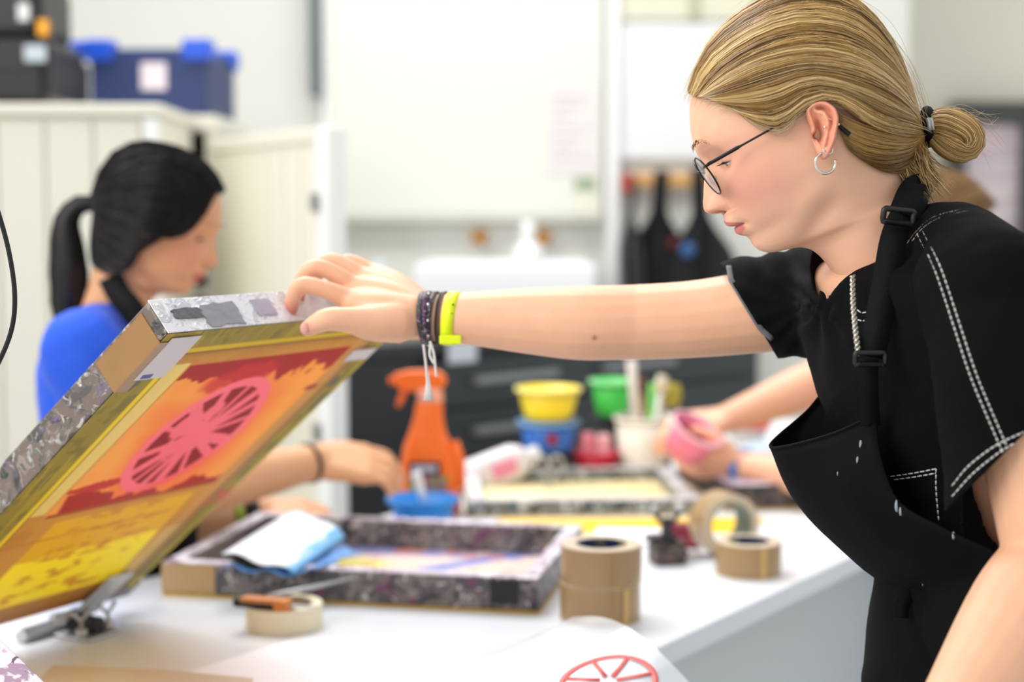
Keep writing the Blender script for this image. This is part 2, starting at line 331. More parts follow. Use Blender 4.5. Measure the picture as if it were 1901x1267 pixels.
def hung_apron(label, xc, ytop, w, ybot, m, patch=(), dy=0):
    Y = YB - .16 - dy; top = px(xc, ytop, Y); bot = px(xc, ybot, Y); k = Y / FPX; t = thing('hanging_apron', label, 'apron', (top.x, Y, bot.z), 'aprons on the peg rail')
    rows = []; nz = 26; nx = 15; V = []; Fc = []
    for i in range(nz):
        f = i / (nz - 1); z = top.z + (bot.z - top.z) * f
        hw = (w * (.10 + .06 * f) if f < .18 else w * (.11 + .39 * float(sstep(f, .18, .42)))) * k
        for j in range(nx):
            g = j / (nx - 1) * 2 - 1; V.append((top.x + g * hw + .01 * math.sin(f * 5 + xc), Y + .03 * math.sin(g * 7 + f * 3 + xc) * (.3 + f) + .02 * g * g, z))
    for i in range(nz - 1):
        for j in range(nx - 1): Fc.append((i * nx + j, i * nx + j + 1, (i + 1) * nx + j + 1, (i + 1) * nx + j))
    mesh_obj('apron_cloth', V, Fc, m, t, smooth=True, solid=.006)
    for (xx, yy, r, mm) in patch:
        q = px(xx, yy, Y - .05); MB(Matrix.Translation(q) @ Matrix.Rotation(math.pi / 2, 4, 'X')).lathe([(.0001, .008), (r * .8, .008), (r, 0), (r, -.008), (.0001, -.008)], 20).build('badge', mm, t, smooth=True)
REDC = mat('dark_red_badge', (120, 24, 40), .7); BLUEC = mat('blue_badge', (58, 96, 150), .7)
hung_apron('black apron hanging in the middle of the peg rail with red badge', 1228, 316, 120, 700, CLOTH_BK, [(1256, 455, .024, REDC)])
hung_apron('black apron with blue badge hanging on the right of the rail', 1300, 310, 130, 740, CLOTH_BK, [(1277, 465, .024, BLUEC)], .09)
hung_apron('narrow grey-black apron with faded red neck strap on the rail', 1178, 330, 40, 660, mat('grey_black_cotton', (64, 60, 62), .85, var=.3), (), .09)
q = px(1174, 350, YB - .16); q2 = px(1172, 430, YB - .16)
MB().tube([(q.x, q.y, q.z), (q.x - .006, q.y - .01, (q.z + q2.z) / 2), (q2.x, q2.y, q2.z)], .014, 8, flat=.4).build('neck_strap', mat('faded_red_strap', (190, 96, 100), .8), bpy.data.objects['hanging_apron.002'], smooth=True)

# cream cabinets on the left with boxes on top
def cabinet(name, label, M, w, d, h, knob=True, slats=0):
    t = thing(name, label, 'cabinet', M.translation)
    MB(M).box(0, w, .02, d, 0.05, h - .02).build('carcass', CREAM, t, bevel=.004)
    MB(M).box(-.008, w + .008, -.004, d, h - .025, h).build('top_panel', CREAM, t, bevel=.004)
    MB(M).box(.01, w - .01, .03, d, 0, .05).build('plinth', BLACKM, t)
    MB(M).box(w - .035, w, 0, .02, .05, h - .03).build('door_frame', WHITE, t, bevel=.003)
    if slats:
        sw = (w - .05) / slats
        sm = mat('tambour_slat', (222, 219, 204), .45, var=.02); base = None
        for k in range(slats):
            o = MB(M).box(.012 + k * sw, .012 + (k + .975) * sw, .008, .02, .055, h - .035).build('door_slat', sm, t, bevel=.004)
    if knob: MB(M @ Matrix.Translation((w - .06, 0, h * .72))).box(-.012, .012, -.018, .004, -.03, .03).build('lock_handle', mat('grey_handle', (150, 150, 146), .4, .3), t, bevel=.004)
    return t
q = px(285, 190, 3.55); cw = 1.0
cabinet('cabinet', 'tall cream cabinet behind the dark-haired person carrying black cases', at((q.x - cw + .0, 3.55, 0), 0.05), cw, .5, q.z, slats=9, knob=False)
q2 = px(402, 214, 4.1)
t = thing('storage_unit', 'cream open storage unit behind the ponytail head with blue box on top', 'cabinet', (q2.x - .5, 4.1, 0))
mb = MB(at((q2.x - .9, 4.1, 0))); mb.box(0, .9, 0, .5, q2.z - .04, q2.z).box(.002, .03, .003, .497, 0, q2.z - .0402).box(.87, .898, .003, .497, 0, q2.z - .0402).box(.0302, .8698, .47, .496, 0, q2.z - .0404).box(.0302, .8698, .004, .4698, 1.2, 1.22).box(.0302, .8698, .004, .4698, .6, .62)
mb.build('open_carcass', CREAM, t, bevel=.003)
rq = px(306, 300, 4.2); MB().box(rq.x - .05, rq.x + .04, 4.15, 4.4, 1.22, rq.z + .06).build('red_file', mat('dark_red_file', (110, 40, 52), .6), t, bevel=.003)
rq = px(350, 300, 4.25); MB().box(rq.x - .04, rq.x + .07, 4.2, 4.45, 1.22, rq.z + .04).build('black_file', BLACKM, t, bevel=.003)
q3 = px(612, 228, 3.35); q4 = px(392, 266, 4.05); dx, dy = q3.x - q4.x, q3.y - q4.y; wv = math.hypot(dx, dy); Md = at((q4.x, q4.y, 0), math.atan2(dy, dx)); dh = (q3.z + q4.z) / 2
for k in range(7): MB(Md).box(k * (wv - .07) / 7, (k + .94) * (wv - .07) / 7, 0, .03, .06, dh - .03).build('door_panel', CREAM, t, bevel=.003)
MB(Md).box(wv - .07, wv, -.006, .036, .05, dh).build('door_stile', WHITE, t, bevel=.004); MB(Md).box(0, wv - .07, -.004, .034, dh - .03, dh).build('door_rail', CREAM, t, bevel=.003)
for zz in (px(592, 376, 3.37).z, px(604, 806, 3.37).z): MB(Md).box(wv - .065, wv - .045, -.022, -.006, zz - .02, zz + .02).build('lock_handle', mat('grey_handle', (140, 140, 136), .4, .3), t, bevel=.004)
# blue box with lid and label, black cases
bb = thing('storage_box', 'navy blue storage box with bright blue lid corners and white label', 'box', (px(270, 200, 4.2).x, 4.2, q2.z))
NAVY = mat('navy_box', (44, 58, 104), .6, var=.06); BRB = mat('bright_blue_plastic', (30, 84, 206), .45)
a = px(168, 200, 4.12); b = px(384, 90, 4.12); M = at((a.x, 4.12, q2.z), -.04); bw = b.x - a.x; bh = b.z - q2.z
MB(M).box(0, bw, 0, .34, 0, bh).build('box_body', NAVY, bb, bevel=.006)
for x0, x1, y0, y1 in ((-.012, .06, -.012, .06), (bw - .06, bw + .012, -.012, .06), (-.012, .06, .29, .352), (bw - .06, bw + .012, .29, .352)): MB(M).box(x0, x1, y0, y1, bh - .03, bh + .022).build('lid_corner', BRB, bb, bevel=.006)
MB(M).box(bw * .44, bw * .66, -.004, 0, bh * .38, bh * .78).build('box_label', mat('pinkish_label', (232, 216, 224), .6), bb, bevel=.002)
MB(M).box(-.05, -.012, .0, .3, bh - .02, bh + .02).build('lid_flap', BRB, bb, bevel=.006)
MB(M).prism([(-.13, .05), (-.02, .02), (-.02, .06), (-.13, .09)], .02, .13).build('grey_card', mat('grey_card', (172, 170, 158), .7), bb)
bk = thing('equipment_case', 'large black equipment case standing on the tall cream cabinet', 'case', (px(40, 180, 3.7).x, 3.7, px(285, 190, 3.55).z))
ct = px(285, 190, 3.55).z; a = px(-160, 180, 3.65); b = px(94, 70, 3.65)
MB().box(a.x, b.x, 3.62, 3.95, ct, b.z).build('case_body', BLACKM, bk, bevel=.02)
l0 = px(44, 114, 3.61); l1 = px(96, 84, 3.61); MB().box(l0.x, min(l1.x, b.x - .002), 3.612, 3.62, l0.z, l1.z).build('case_label', mat('pale_label', (196, 206, 212), .5), bk, bevel=.002)
MB().box(a.x, b.x - .02, 3.615, 3.625, ct + .075, ct + .085).build('seam', mat('charcoal', (40, 40, 42), .5), bk)
bk2 = thing('equipment_case', 'smaller black case with metal catches stacked on the large case', 'case', (px(20, 60, 3.7).x, 3.7, b.z))
t1 = px(80, -40, 3.68); MB().box(a.x, t1.x, 3.65, 3.92, b.z, t1.z).build('case_body', BLACKM, bk2, bevel=.02)
for xx in (46, 82):
    q = px(xx, 52 - (82 - xx) * .8, 3.64); MB().box(q.x - .016, q.x + .012, 3.635, 3.652, q.z - .02, q.z + .02).build('catch', BRASS if xx > 60 else STEEL, bk2, bevel=.003)

# black plan chest
pc = thing('plan_chest', 'black metal plan chest of wide drawers beyond the bench', 'chest', (0, 3.9, 0))
A = px(652, 640, 3.55); B_ = px(1420, 600, 4.6); dx, dy = B_.x - A.x, B_.y - A.y; wv = math.hypot(dx, dy); M = at((A.x, A.y, 0), math.atan2(dy, dx))
CH = mat('charcoal_steel', (46, 49, 50), .45, .1, var=.06); CHD = mat('charcoal_drawer', (54, 58, 59), .42, .1, var=.06)
zt = px(800, 634, 3.7).z
MB(M).box(0, wv, .02, .36, 0, zt - .03).build('chest_body', CH, pc, bevel=.004)
MB(M).box(-.01, wv + .01, -.01, .37, zt - .03, zt).build('chest_top', CH, pc, bevel=.004)
for k in range(9):
    z1 = zt - .05 - k * .12
    if z1 < .1: break
    d = MB(M).box(.22, wv - .04, -.0, .02, z1 - .112, z1).build('drawer', CHD, pc, bevel=.003)
    for xx in (.5, .95):
        if xx < wv - .2: MB(M).box(xx - .14, xx + .14, -.022, .0, z1 - .06, z1 - .042).build('pull', mat('grey_pull', (140, 143, 142), .4, .3), d, bevel=.003)
a = px(822, 640, 3.66); b = px(892, 678, 3.66)
nt_ = MB(M); xx0 = (a.x - A.x) / math.cos(math.atan2(dy, dx)); nt_.box(xx0, xx0 + .09, -.014, -.011, zt - .055, zt - .005).build('drawer_card', mat('card_label', (214, 220, 226), .5), pc)

# ------------------------------------------------------------------ work bench
AZT = math.radians(33.5); ET = Vector((math.sin(AZT), math.cos(AZT), 0)); NT = Vector((math.cos(AZT), -math.sin(AZT), 0))
EA = Vector((0.14, 1.838, 0))                       # a point on the bench's right edge
MBENCH = frame_mat(EA, ET, -NT, Vector((0, 0, 1)))  # x along the edge, y across towards the far side
bn = thing('work_bench', 'long white laminate work bench with grey side panels', 'bench', (EA.x, EA.y, 0))
MB(MBENCH).box(-1.7, 2.1, 0, .79, TZ - .03, TZ).build('bench_top', BENCH, bn, bevel=.003)
for k in range(4):
    x0 = -1.55 + k * .9
    MB(MBENCH).box(x0, x0 + .885, .10, .70, .06, TZ - .032).build('side_panel', BENCH_SIDE, bn, bevel=.003)
MB(MBENCH).box(-1.5, 2.0, .14, .66, 0, .06).build('plinth', BLACKM, bn)

# ------------------------------------------------------------------ raised printing screen
AZ = math.radians(30.5); TI = math.radians(40.1); SW, SL, STH = 0.403, 0.571, 0.038
SE = Vector((math.sin(AZ), math.cos(AZ), 0)); SN = Vector((math.cos(AZ), -math.sin(AZ), 0)); SU = math.cos(TI) * SN + math.sin(TI) * Vector((0, 0, 1))
SB = Vector((-0.688, 1.681, CAMZ - .48)); SK = SE.cross(SU)
if SK.y < 0: SK = -SK                                # SK points from the print face to the back of the frame
MS = frame_mat(SB, SE, SU, SK)
vnA = VN(3); vnB = VN(5)
def raised_art(S, T):
    n = vnA.fbm(S * 60, T * 60); n2 = vnB.fbm(S * 18, T * 18); streak = vnA.fbm(S * 140, T * 12)
    C = np.zeros(S.shape + (3,)) + np.array((198, 138, 58.)); C = over(C, (214, 160, 84), sstep(T, .10, .0) * .5)
    C = over(C, (178, 112, 40), sstep(n2, .5, .7) * .35)
    # amber bottom and right-hand margins
    C = over(C, (206, 150, 84), sstep(S, .335, .35) * .8); C = over(C, (150, 112, 74), sstep(S, .366, .37) * sstep(S, .378, .374) * .8)
    C = over(C, (176, 100, 34), sstep(T, .03, .01) * .8)
    # pale strip, yellow strip, olive frame face
    C = over(C, (230, 198, 112), sstep(S, .0495, .0505) * sstep(S, .0775 - .012 * (1 - T / .517), .0765 - .012 * (1 - T / .517)) * sstep(T, .258, .262) * sstep(T, .5185, .5165))
    # orange design field
    fld = sstep(S, .079 - .012 * (1 - T / .517), .0805 - .012 * (1 - T / .517)) * sstep(S, .342, .340) * sstep(T, .254, .256) * sstep(T, .5135, .512)
    C = over(C, (240, 146, 62), fld); C = over(C, (236, 112, 54), fld * sstep(vnB.fbm(S * 9 + 4, T * 26), .45, .65) * .5); C = over(C, (236, 96, 58), fld * sstep(np.hypot((S - .215) / .11, (T - .365) / .12), 1.15, .5) * .75)
    C = over(C, (244, 166, 80), fld * sstep(S + .3 * (T - .38), .13, .09) * .6); C = over(C, (244, 158, 66), fld * sstep(S, .27, .33) * .7)
    jag = (n - .5) * .028 + (streak - .5) * .014 + (n2 - .5) * .03
    C = over(C, (156, 26, 28), fld * sstep(T + jag, .487 - .02 * sstep(S, .14, .2) + .01 * sstep(S, .25, .3), .492 - .02 * sstep(S, .14, .2) + .01 * sstep(S, .25, .3)) * .95)
    C = over(C, (196, 44, 40), fld * sstep(np.hypot((S - .185) / .055, (T - .475 + jag) / .03), 1.1, .7) * .8)
    bl = .285 - .022 * sstep(S, .1, .2) + .004 * np.sin(S * 70)
    C = over(C, (158, 30, 28), fld * sstep(T + jag * .8, bl + .004, bl) * sstep(S + T * .3, .165, .172) * .92)
    C = over(C, (188, 50, 40), fld * sstep(np.hypot((S - .12) / .05, (T - .297 + jag * .4) / .008), 1.2, .8))
    C = over(C, (150, 60, 28), sstep(T, .2475, .2495) * sstep(T, .2565, .2545) * sstep(S, .078, .08) * sstep(S, .345, .343) * .8)
    # pink oval with rays
    ex, ey = (S - .207) / .080, (T - .371) / .105; rr = np.hypot(ex, ey); an = np.arctan2(ey, ex); pink = (244, 108, 118); dk = (132, 10, 22)
    C = over(C, dk, sstep(rr, .985, .96) * .95)
    ray_ = np.zeros_like(S); wob = (n - .5) * .9
    for k, a0 in enumerate((.25, .62, 1.0, 1.42, 1.9, 2.4, 2.85, 3.4, 3.85, 4.2, 4.55, 4.9, 5.3, 5.75, 6.05)):
        dd = np.abs((an - a0 + math.pi) % (2 * math.pi) - math.pi) * rr; ray_ = np.maximum(ray_, sstep(dd, .05 + .025 * (k % 3), .03 + .025 * (k % 3)))
    blob = sstep(np.hypot(ex + .05, ey + .08) + wob * .25, .42, .36) * (1 - .75 * sstep(vnB.fbm(S * 150, T * 110), .52, .56)) + sstep(np.hypot(ex + .45, ey - .25), .26, .2) + sstep(np.hypot(ex + .15, ey - .45), .18, .13)
    C = over(C, pink, np.clip(np.maximum(ray_ * sstep(rr, .95, .9), blob) * sstep(rr, 1.0, .97), 0, 1) * .95)
    C = over(C, pink, sstep(rr, .83, .85) * sstep(rr, 1.0, .985))
    C = over(C, (236, 84, 74), sstep(rr, .8, .9) * sstep(rr, 1.0, .985) * sstep(ey - .5 * ex, -.7, -1.0) * .6)
    # yellow block print
    yb = sstep(S, .095 + .03 * T, .099 + .03 * T) * sstep(S, .336 - .1 * (T - .05) * .8, .333 - .1 * (T - .05) * .8) * sstep(T, .046, .05) * sstep(T, .238, .234)
    C = over(C, (222, 166, 32), yb); C = over(C, (246, 218, 36), yb * sstep(T + .02 * n, .165, .16))
    C = over(C, (214, 196, 120), sstep(S, .334, .336) * sstep(S, .366, .364) * sstep(T, .03, .04) * sstep(T, .16, .155) * .5)
    mk = sstep(vnB.fbm(S * 55 + 9, T * 95), .56, .60) * sstep(np.abs(((T - .05) / .042) % 1 - .5), .42, .3) * yb * sstep(S, .13, .15) * sstep(S, .31, .29)
    C = over(C, (198, 128, 34), mk * .8)
    C = over(C, (186, 112, 34), sstep(np.abs(T - .2 - .02 * (S - .1)), .0022, .0012) * sstep(S, .32, .3) * .7)
    # frame face under stained mesh
    ol = (170, 148, 62)
    edge = np.maximum(np.maximum(sstep(S, .0405, .0395), sstep(S, .374, .376)), sstep(T, .5445, .5455))
    C = over(C, ol, edge); C = over(C, (124, 114, 62), edge * sstep(n, .52, .66) * .5); C = over(C, (206, 178, 60), edge * sstep(streak, .56, .66) * .6)
    C = over(C, (74, 92, 120), edge * sstep(n2, .66, .7) * .6)
    C = over(C, (238, 204, 40), sstep(S, .040, .041) * sstep(S, .049, .048) * sstep(T, .53, .52)); C = over(C, (238, 204, 44), sstep(T, .535, .537) * sstep(T, .544, .543) * sstep(S, .045, .05))
    C = over(C, (128, 92, 48), sstep(S, .0488, .0492) * sstep(S, .0515, .051) * .8); C = over(C, (150, 96, 48), sstep(T, .5325, .533) * sstep(T, .5355, .535) * .7)
    C = over(C, (206, 186, 70), sstep(S, .395, .397) * .8); C = over(C, (236, 96, 86), sstep(S, .36, .37) * sstep(np.abs(T - .215), .03, .01) * sstep(n, .5, .56) * .8)
    C = over(C, (132, 40, 40), sstep(np.hypot((S - .343) / .012, (T - .437) / .006), 1.1, .8) * .7)
    return C
sc_ = thing('printing_screen', 'raised paint-stained printing screen with pink oval design, held by the blonde person', 'screen', SB)
MB(MS).box(0, .042, 0, SL, .001, STH).build('frame_bar', SPLAT, sc_, bevel=.0025)
MB(MS).box(SW - .042, SW, 0, SL, .001, STH).build('frame_bar', SPLAT, sc_, bevel=.0025)
MB(MS).box(0.0421, SW - .0421, 0, .042, .001, STH).build('frame_bar', SPLAT_DARK, sc_, bevel=.0025)
MB(MS).box(0.0421, SW - .0421, SL - .042, SL - .0005, .001, STH).build('frame_bar', SPLAT_TOP, sc_, bevel=.0025)
MB(MS).box(.0005, SW - .0005, SL, SL + .0012, .0005, STH + .0005).build('top_coat_glare', SPLAT_TOP, sc_, bevel=.0005)  # thin skin over the top bar with glare put into its colour
art_grid('printed_mesh', MS, SW, SL, 330, 460, raised_art, mat_art('printed_screen_mesh', .5, .16, spec=.2), sc_)
BT = mat('brown_tape_film', (152, 113, 70), .22, var=.12, scale=25, bump=.25, bscale=30)
mb = MB(MS); mb.box(-.0012, 0, SL - .088, SL - .012, -.0006, STH - .004); mb.box(-.0012, .016, SL - .088, SL - .012, -.0012, -.0004); mb.build('corner_tape', BT, sc_)
MB(MS).box(.010, .050, SL - .070, SL - .006, -.0018, -.0010).build('paper_label', mat('label_paper', (214, 204, 206), .6), sc_)
MB(MS).box(.016, .030, SL - .068, SL - .062, -.0021, -.0018).build('blue_print', mat('blue_ink', (86, 92, 150), .6), sc_)
MB(MS).box(.352, .398, SL - .086, SL - .066, -.0018, -.0010).build('paper_label', mat('label_paper', (214, 204, 206), .6), sc_)
GT = mat('grey_cloth_tape', (140, 136, 142), .5, var=.12, scale=40, bump=.4, bscale=60)
def torn(M, cx, cy, w, h, seed, m, nm):
    r = random.Random(seed); n = 22; poly = []
    for i in range(n):
        a = 2 * math.pi * i / n; c, s = math.cos(a), math.sin(a); k = 1 / max(abs(c), abs(s)); poly.append((cx + w * c * k * (.5 + .06 * r.uniform(-1, 1)), cy + h * s * k * (.5 + .06 * r.uniform(-1, 1))))
    MB(M).prism(poly, 0, .0012).build(nm, m, sc_)
MTOP = frame_mat(SB + SU * (SL + .0012), SE, -SK, SU)       # x along the top bar, y from back to print face, z out of the top
torn(MTOP, .085, -.016, .052, .026, 4, GT, 'tape_patch'); torn(MTOP, .040, -.020, .040, .012, 9, mat('dark_flake', (92, 88, 90), .5, bump=.5), 'tape_flake')
torn(MTOP, .150, -.02, .03, .02, 14, mat('pale_flake', (170, 160, 176), .4, bump=.4), 'tape_flake')
for k in range(12):                                          # raised paint blobs on the near side of the frame
    r = random.Random(k); tt = r.uniform(.05, SL - .1); kk = r.uniform(.006, STH - .006); rad = r.uniform(.0012, .0032)
    c = r.choice([(226, 224, 214), (60, 54, 62), (110, 90, 130), (196, 110, 60), (70, 120, 112), (200, 190, 180), (50, 66, 54)])
    M = MS @ Matrix.Translation((0, tt, kk)) @ Matrix.Rotation(-math.pi / 2, 4, 'Y')
    MB(M).lathe([(rad, 0), (rad * .8, .0006), (.0001, .001)], 9, 1, r.uniform(.8, 2.2)).build('paint_blob', mat('blob_%d' % sum(c), c, .4), sc_, smooth=True)

# hinge clamp that carries it
def hinge_clamp(label, M, m=STEEL, sc=1.0, group=None):
    t = thing('hinge_clamp', label, 'clamp', M.translation, group); M = M @ Matrix.Scale(sc, 4)
    MB(M).box(-.035, .035, -.05, .04, 0, .006).build('base_plate', m, t, bevel=.002)
    MB(M).box(-.012, .012, -.04, .02, .006, .03).build('jaw_block', DARKMETAL, t, bevel=.003)
    MB(M @ Matrix.Translation((0, .012, .032)) @ Matrix.Rotation(math.pi / 2, 4, 'Y')).lathe([(.0001, -.045), (.008, -.045), (.008, .045), (.0001, .045)], 14).build('hinge_pin', m, t, smooth=True)
    for s in (-1, 1):
        MB(M @ Matrix.Translation((s * .028, -.03, .006))).lathe([(.0001, .03), (.003, .03), (.003, .012), (.009, .012), (.009, 0), (.0001, 0)], 12).build('bolt', m, t, smooth=True)
        mb = MB(M @ Matrix.Translation((s * .028, -.03, .034))); mb.tube([(-.016, 0, .012), (-.006, 0, 0), (.006, 0, 0), (.016, 0, .012)], .003, 8); mb.build('wing_nut', m, t, smooth=True)
    return t
q = pz(150, 1178)
hc = hinge_clamp('zinc hinge clamp holding the lower edge of the raised screen', frame_mat(q, SE, -SN, Vector((0, 0, 1))), sc=.8)
M = MS @ Matrix.Translation((.33, -.005, 0))
MB(M).box(-.02, .02, -.045, .07, -.009, -.002).build('clamp_arm', STEEL, hc, bevel=.003)
MB(M).box(-.085, .02, -.05, -.03, -.012, .004).build('clamp_arm', STEEL, hc, bevel=.003)
MB(MS).box(.375, .425, -.035, -.003, .004, .03).build('end_block', SPLAT_DARK, hc, bevel=.003)

# ------------------------------------------------------------------ screens lying on the bench
def flat_screen(label, o, ang, w, d, h, bar, ms, art, group='screens lying on the bench', tilt=None):
    M = at(o, ang)
    if tilt is not None: M = M @ tilt
    t = thing('printing_screen', label, 'screen', M.translation, group); ma, mtop = ms
    for (x0, x1, y0, y1) in ((0, w, 0, bar), (0, w, d - bar, d), (0, bar, bar + .0003, d - bar - .0003), (w - bar, w, bar + .0003, d - bar - .0003)):
        MB(M).box(x0, x1, y0, y1, .004, h).build('frame_bar', ma, t, bevel=.002)
        MB(M).box(x0 + .001, x1 - .001, y0 + .001, y1 - .001, h - .001, h + .0012).build('bar_top_glare', mtop, t)  # paler skin on each bar top, glare painted into the colour
    MB(M).box(-.001, w + .001, -.001, d + .001, .0005, .004).build('mesh_margin', mat('yellow_stained_margin', (196, 158, 56), .5, var=.15), t)
    art_grid('printed_mesh', M @ Matrix.Translation((bar, bar, .0046)), w - 2 * bar, d - 2 * bar, 120, 100, art, mat_art('mesh_print_%d' % len(MATS), .45), t)
    return t
def mid_art(S, T):
    n = vnA.fbm(S * 14 + 3, T * 14); n2 = vnB.fbm(S * 22, T * 22)
    C = np.zeros(S.shape + (3,)) + np.array((222, 196, 182.))
    C = over(C, (214, 210, 96), sstep(np.hypot((S - .16) / .13, (T - .13) / .12) + (n - .5), 1.0, .8)); C = over(C, (236, 220, 110), sstep(np.hypot((S - .37) / .12, (T - .06) / .07) + (n - .5), 1.0, .8))
    C = over(C, (118, 134, 196), sstep(np.abs(S - .26 - (T - .12) * .7 + (n - .5) * .06), .022, .014)); C = over(C, (120, 120, 180), sstep(T, .26, .275) * sstep(n, .45, .5) * .8)
    C = over(C, (200, 120, 96), sstep(n2, .62, .66) * .8); C = over(C, (226, 112, 130), sstep(np.hypot((S - .25) / .02, (T - .03) / .03), 1.2, .8)); C = over(C, (110, 160, 210), sstep(np.hypot(S - .14, T - .19), .016, .012))
    return C
NLp = pz(303, 1107)
SPLAT_MID = mat_splat('grey_purple_splatter', (112, 104, 102), [((78, 74, 78), .5, 1.0), ((140, 132, 128), .56, 1.7), ((112, 62, 92), .60, .8), ((52, 48, 52), .58, 1.3), ((198, 190, 186), .64, 2.1), ((206, 50, 44), .71, 1.2), ((80, 150, 90), .72, .9)])
flat_screen('paint-splattered screen lying flat in the middle of the bench', NLp, math.atan2(-.20, .98), .515, .365, .046, .024, (SPLAT_MID, SPLAT_PINK), mid_art)
mm = flat_m = at(NLp, math.atan2(-.20, .98))
midt = bpy.data.objects['printing_screen.001']
MB(mm).box(-.0015, .075, -.0016, 0, .006, .046).build('brown_tape', BROWNTAPE, midt)
MB(mm).box(-.0016, 0, 0, .06, .006, .046).build('brown_tape', BROWNTAPE, midt)
MB(mm).box(.452, .490, -.0016, 0, .012, .044).build('black_tape', BLACKM, midt)
def far_art(S, T):
    n = vnA.fbm(S * 16 + 5, T * 16); C = np.zeros(S.shape + (3,)) + np.array((226, 206, 150.)); C = over(C, (240, 226, 176), sstep(n, .45, .6)); C = over(C, (208, 176, 96), sstep(T, .05, .02)); C = over(C, (240, 170, 180), sstep(np.hypot(S - .27, T - .1), .05, .03) * .8); return C
q = pz(866, 960); q2 = Vector((q.x + .4, q.y + .02, TZ))
flat_screen('grey-edged screen lying flat beside the stacked tubs', q, math.atan2(q2.y - q.y, q2.x - q.x), .40, .36, .026, .03, (mat_splat('grey_teal_splatter', (120, 122, 122), [((60, 62, 66), .52, 1.0), ((190, 196, 196), .55, 1.4), ((90, 130, 150), .62, 1.5), ((40, 36, 40), .6, 2)]), SPLAT_TOP), far_art)
q = pz(1352, 950); q2 = q + Vector((.4, .06, 0))
flat_screen('mauve-stained screen lying flat under the third person\'s hands', q, math.atan2(q2.y - q.y, q2.x - q.x), .36, .36, .045, .04, (SPLAT_DARK, SPLAT_PINK), lambda S, T: over(far_art(S, T), (190, 180, 216), sstep(vnB.fbm(S * 12, T * 12), .5, .6)))
# yellow and white sheets
def sheet(name, label, pts, m, z=TZ + .0004, th=.0008, cat='paper', group=None):
    P = [pz(x, y, z) for x, y in pts]; n = len(P); V = [(p.x, p.y, z) for p in P] + [(p.x, p.y, z + th) for p in P]
    o = mesh_obj(name, V, [tuple(range(n))[::-1], tuple(range(n, 2 * n))] + [(i, (i + 1) % n, n + (i + 1) % n, n + i) for i in range(n)], m); return tag(o, label, cat, group)
sheet('yellow_print', 'flat yellow printed sheet in front of the grey-edged screen', [(880, 992), (1400, 990), (1420, 962), (930, 964)], mat('yellow_print', (240, 196, 40), .5, var=.12, scale=20))
sheet('paper_sheet', 'small white sheet between the yellow print and the tape rolls', [(1095, 1010), (1300, 1012), (1290, 984), (1110, 980)], PAPER, TZ + .002)
sheet('paper_sheet', 'large white paper sheet lying at the front of the bench', [(330, 1256), (564, 1181), (1010, 1241), (840, 1400), (480, 1330)], PAPER)
sheet('paper_sheet', 'white paper strip on the bench beside the blue tub', [(660, 988), (735, 986), (745, 962), (690, 966)], PAPER)
sheet('amber_board', 'thin amber board edge at the bottom left of the bench', [(98, 1244), (300, 1252), (470, 1268), (420, 1420), (-60, 1420)], mat('amber_board', (212, 194, 170), .3, var=.05), TZ + .006, .005, 'board')
# frame corner at the lower left
a = px(-70, 1128, 1.50); M = frame_mat(a, (px(140, 1330, 1.40) - a).normalized(), Vector((-.9, -.1, -.22)).normalized(), Vector((0, 0, 1)))
x_ = Vector(M.col[0][:3]); y_ = Vector(M.col[1][:3]); y_ = (y_ - x_ * y_.dot(x_)).normalized(); z_ = x_.cross(y_); M = frame_mat(a, x_, y_, z_)
t = thing('printing_screen', 'pink-splattered screen corner leaning in at the lower left', 'screen', a)
for (x0, x1, y0, y1) in ((0, .3, 0, .035), (0, .3, .215, .25), (0, .035, .0353, .2147), (.265, .3, .0353, .2147)): MB(M).box(x0, x1, y0, y1, -.018, .018).build('frame_bar', SPLAT_PINK, t, bevel=.002)
MB(M).box(.002, .298, .002, .248, .0181, .0186).build('printed_mesh', mat('dull_red_mesh', (120, 60, 56), .5, var=.3), t)

# folded foil-like wallet with blue lining
def patch(name, c00, c10, c11, c01, bulge, m, parent, colf, n=40, th=.0015, sag=None):
    P = [np.array(v, float) for v in (c00, c10, c11, c01)]; U, V = np.meshgrid(np.linspace(0, 1, n), np.linspace(0, 1, n)); nrm = np.cross(P[1] - P[0], P[3] - P[0]); nrm /= np.linalg.norm(nrm)
    if nrm[2] < 0: nrm = -nrm
    X = (1 - U)[..., None] * (1 - V)[..., None] * P[0] + U[..., None] * (1 - V)[..., None] * P[1] + U[..., None] * V[..., None] * P[2] + (1 - U)[..., None] * V[..., None] * P[3]
    X = X + bulge(U, V)[..., None] * nrm
    idx = np.arange(n * n).reshape(n, n); q = np.stack([idx[:-1, :-1], idx[:-1, 1:], idx[1:, 1:], idx[1:, :-1]], -1).reshape(-1, 4)
    me = bpy.data.meshes.new(name); me.from_pydata(X.reshape(-1, 3).tolist(), [], q.tolist()); me.update(); me.polygons.foreach_set('use_smooth', [True] * len(me.polygons))
    if colf is not None: put_colour(me, colf(U, V).reshape(-1, 3))
    return link_mesh(name, me, m, parent, solid=th), X
c00 = px(412, 1030, 2.10); c10 = px(545, 1066, 2.07); c11 = px(640, 1000, 2.28); c01 = px(524, 960, 2.32)
wl = thing('folded_sheet', 'white folded sheet with crinkled blue lining resting on the middle screen', 'sheet', (c00.x, c00.y, TZ + .05))
def fold_col(U, V):
    C = np.zeros(U.shape + (3,)) + np.array((238, 240, 247.)); return over(C, (120, 186, 232), sstep(U + .06 * (vnA.fbm(U * 20, V * 6) - .5) * 4, .84, .9))
patch('upper_leaf', c00, c10, c11, c01, lambda U, V: .012 * np.sin(np.pi * U) * (.4 + V) + .004 * np.sin(U * 9), mat_art('folded_white', .35), wl, fold_col)
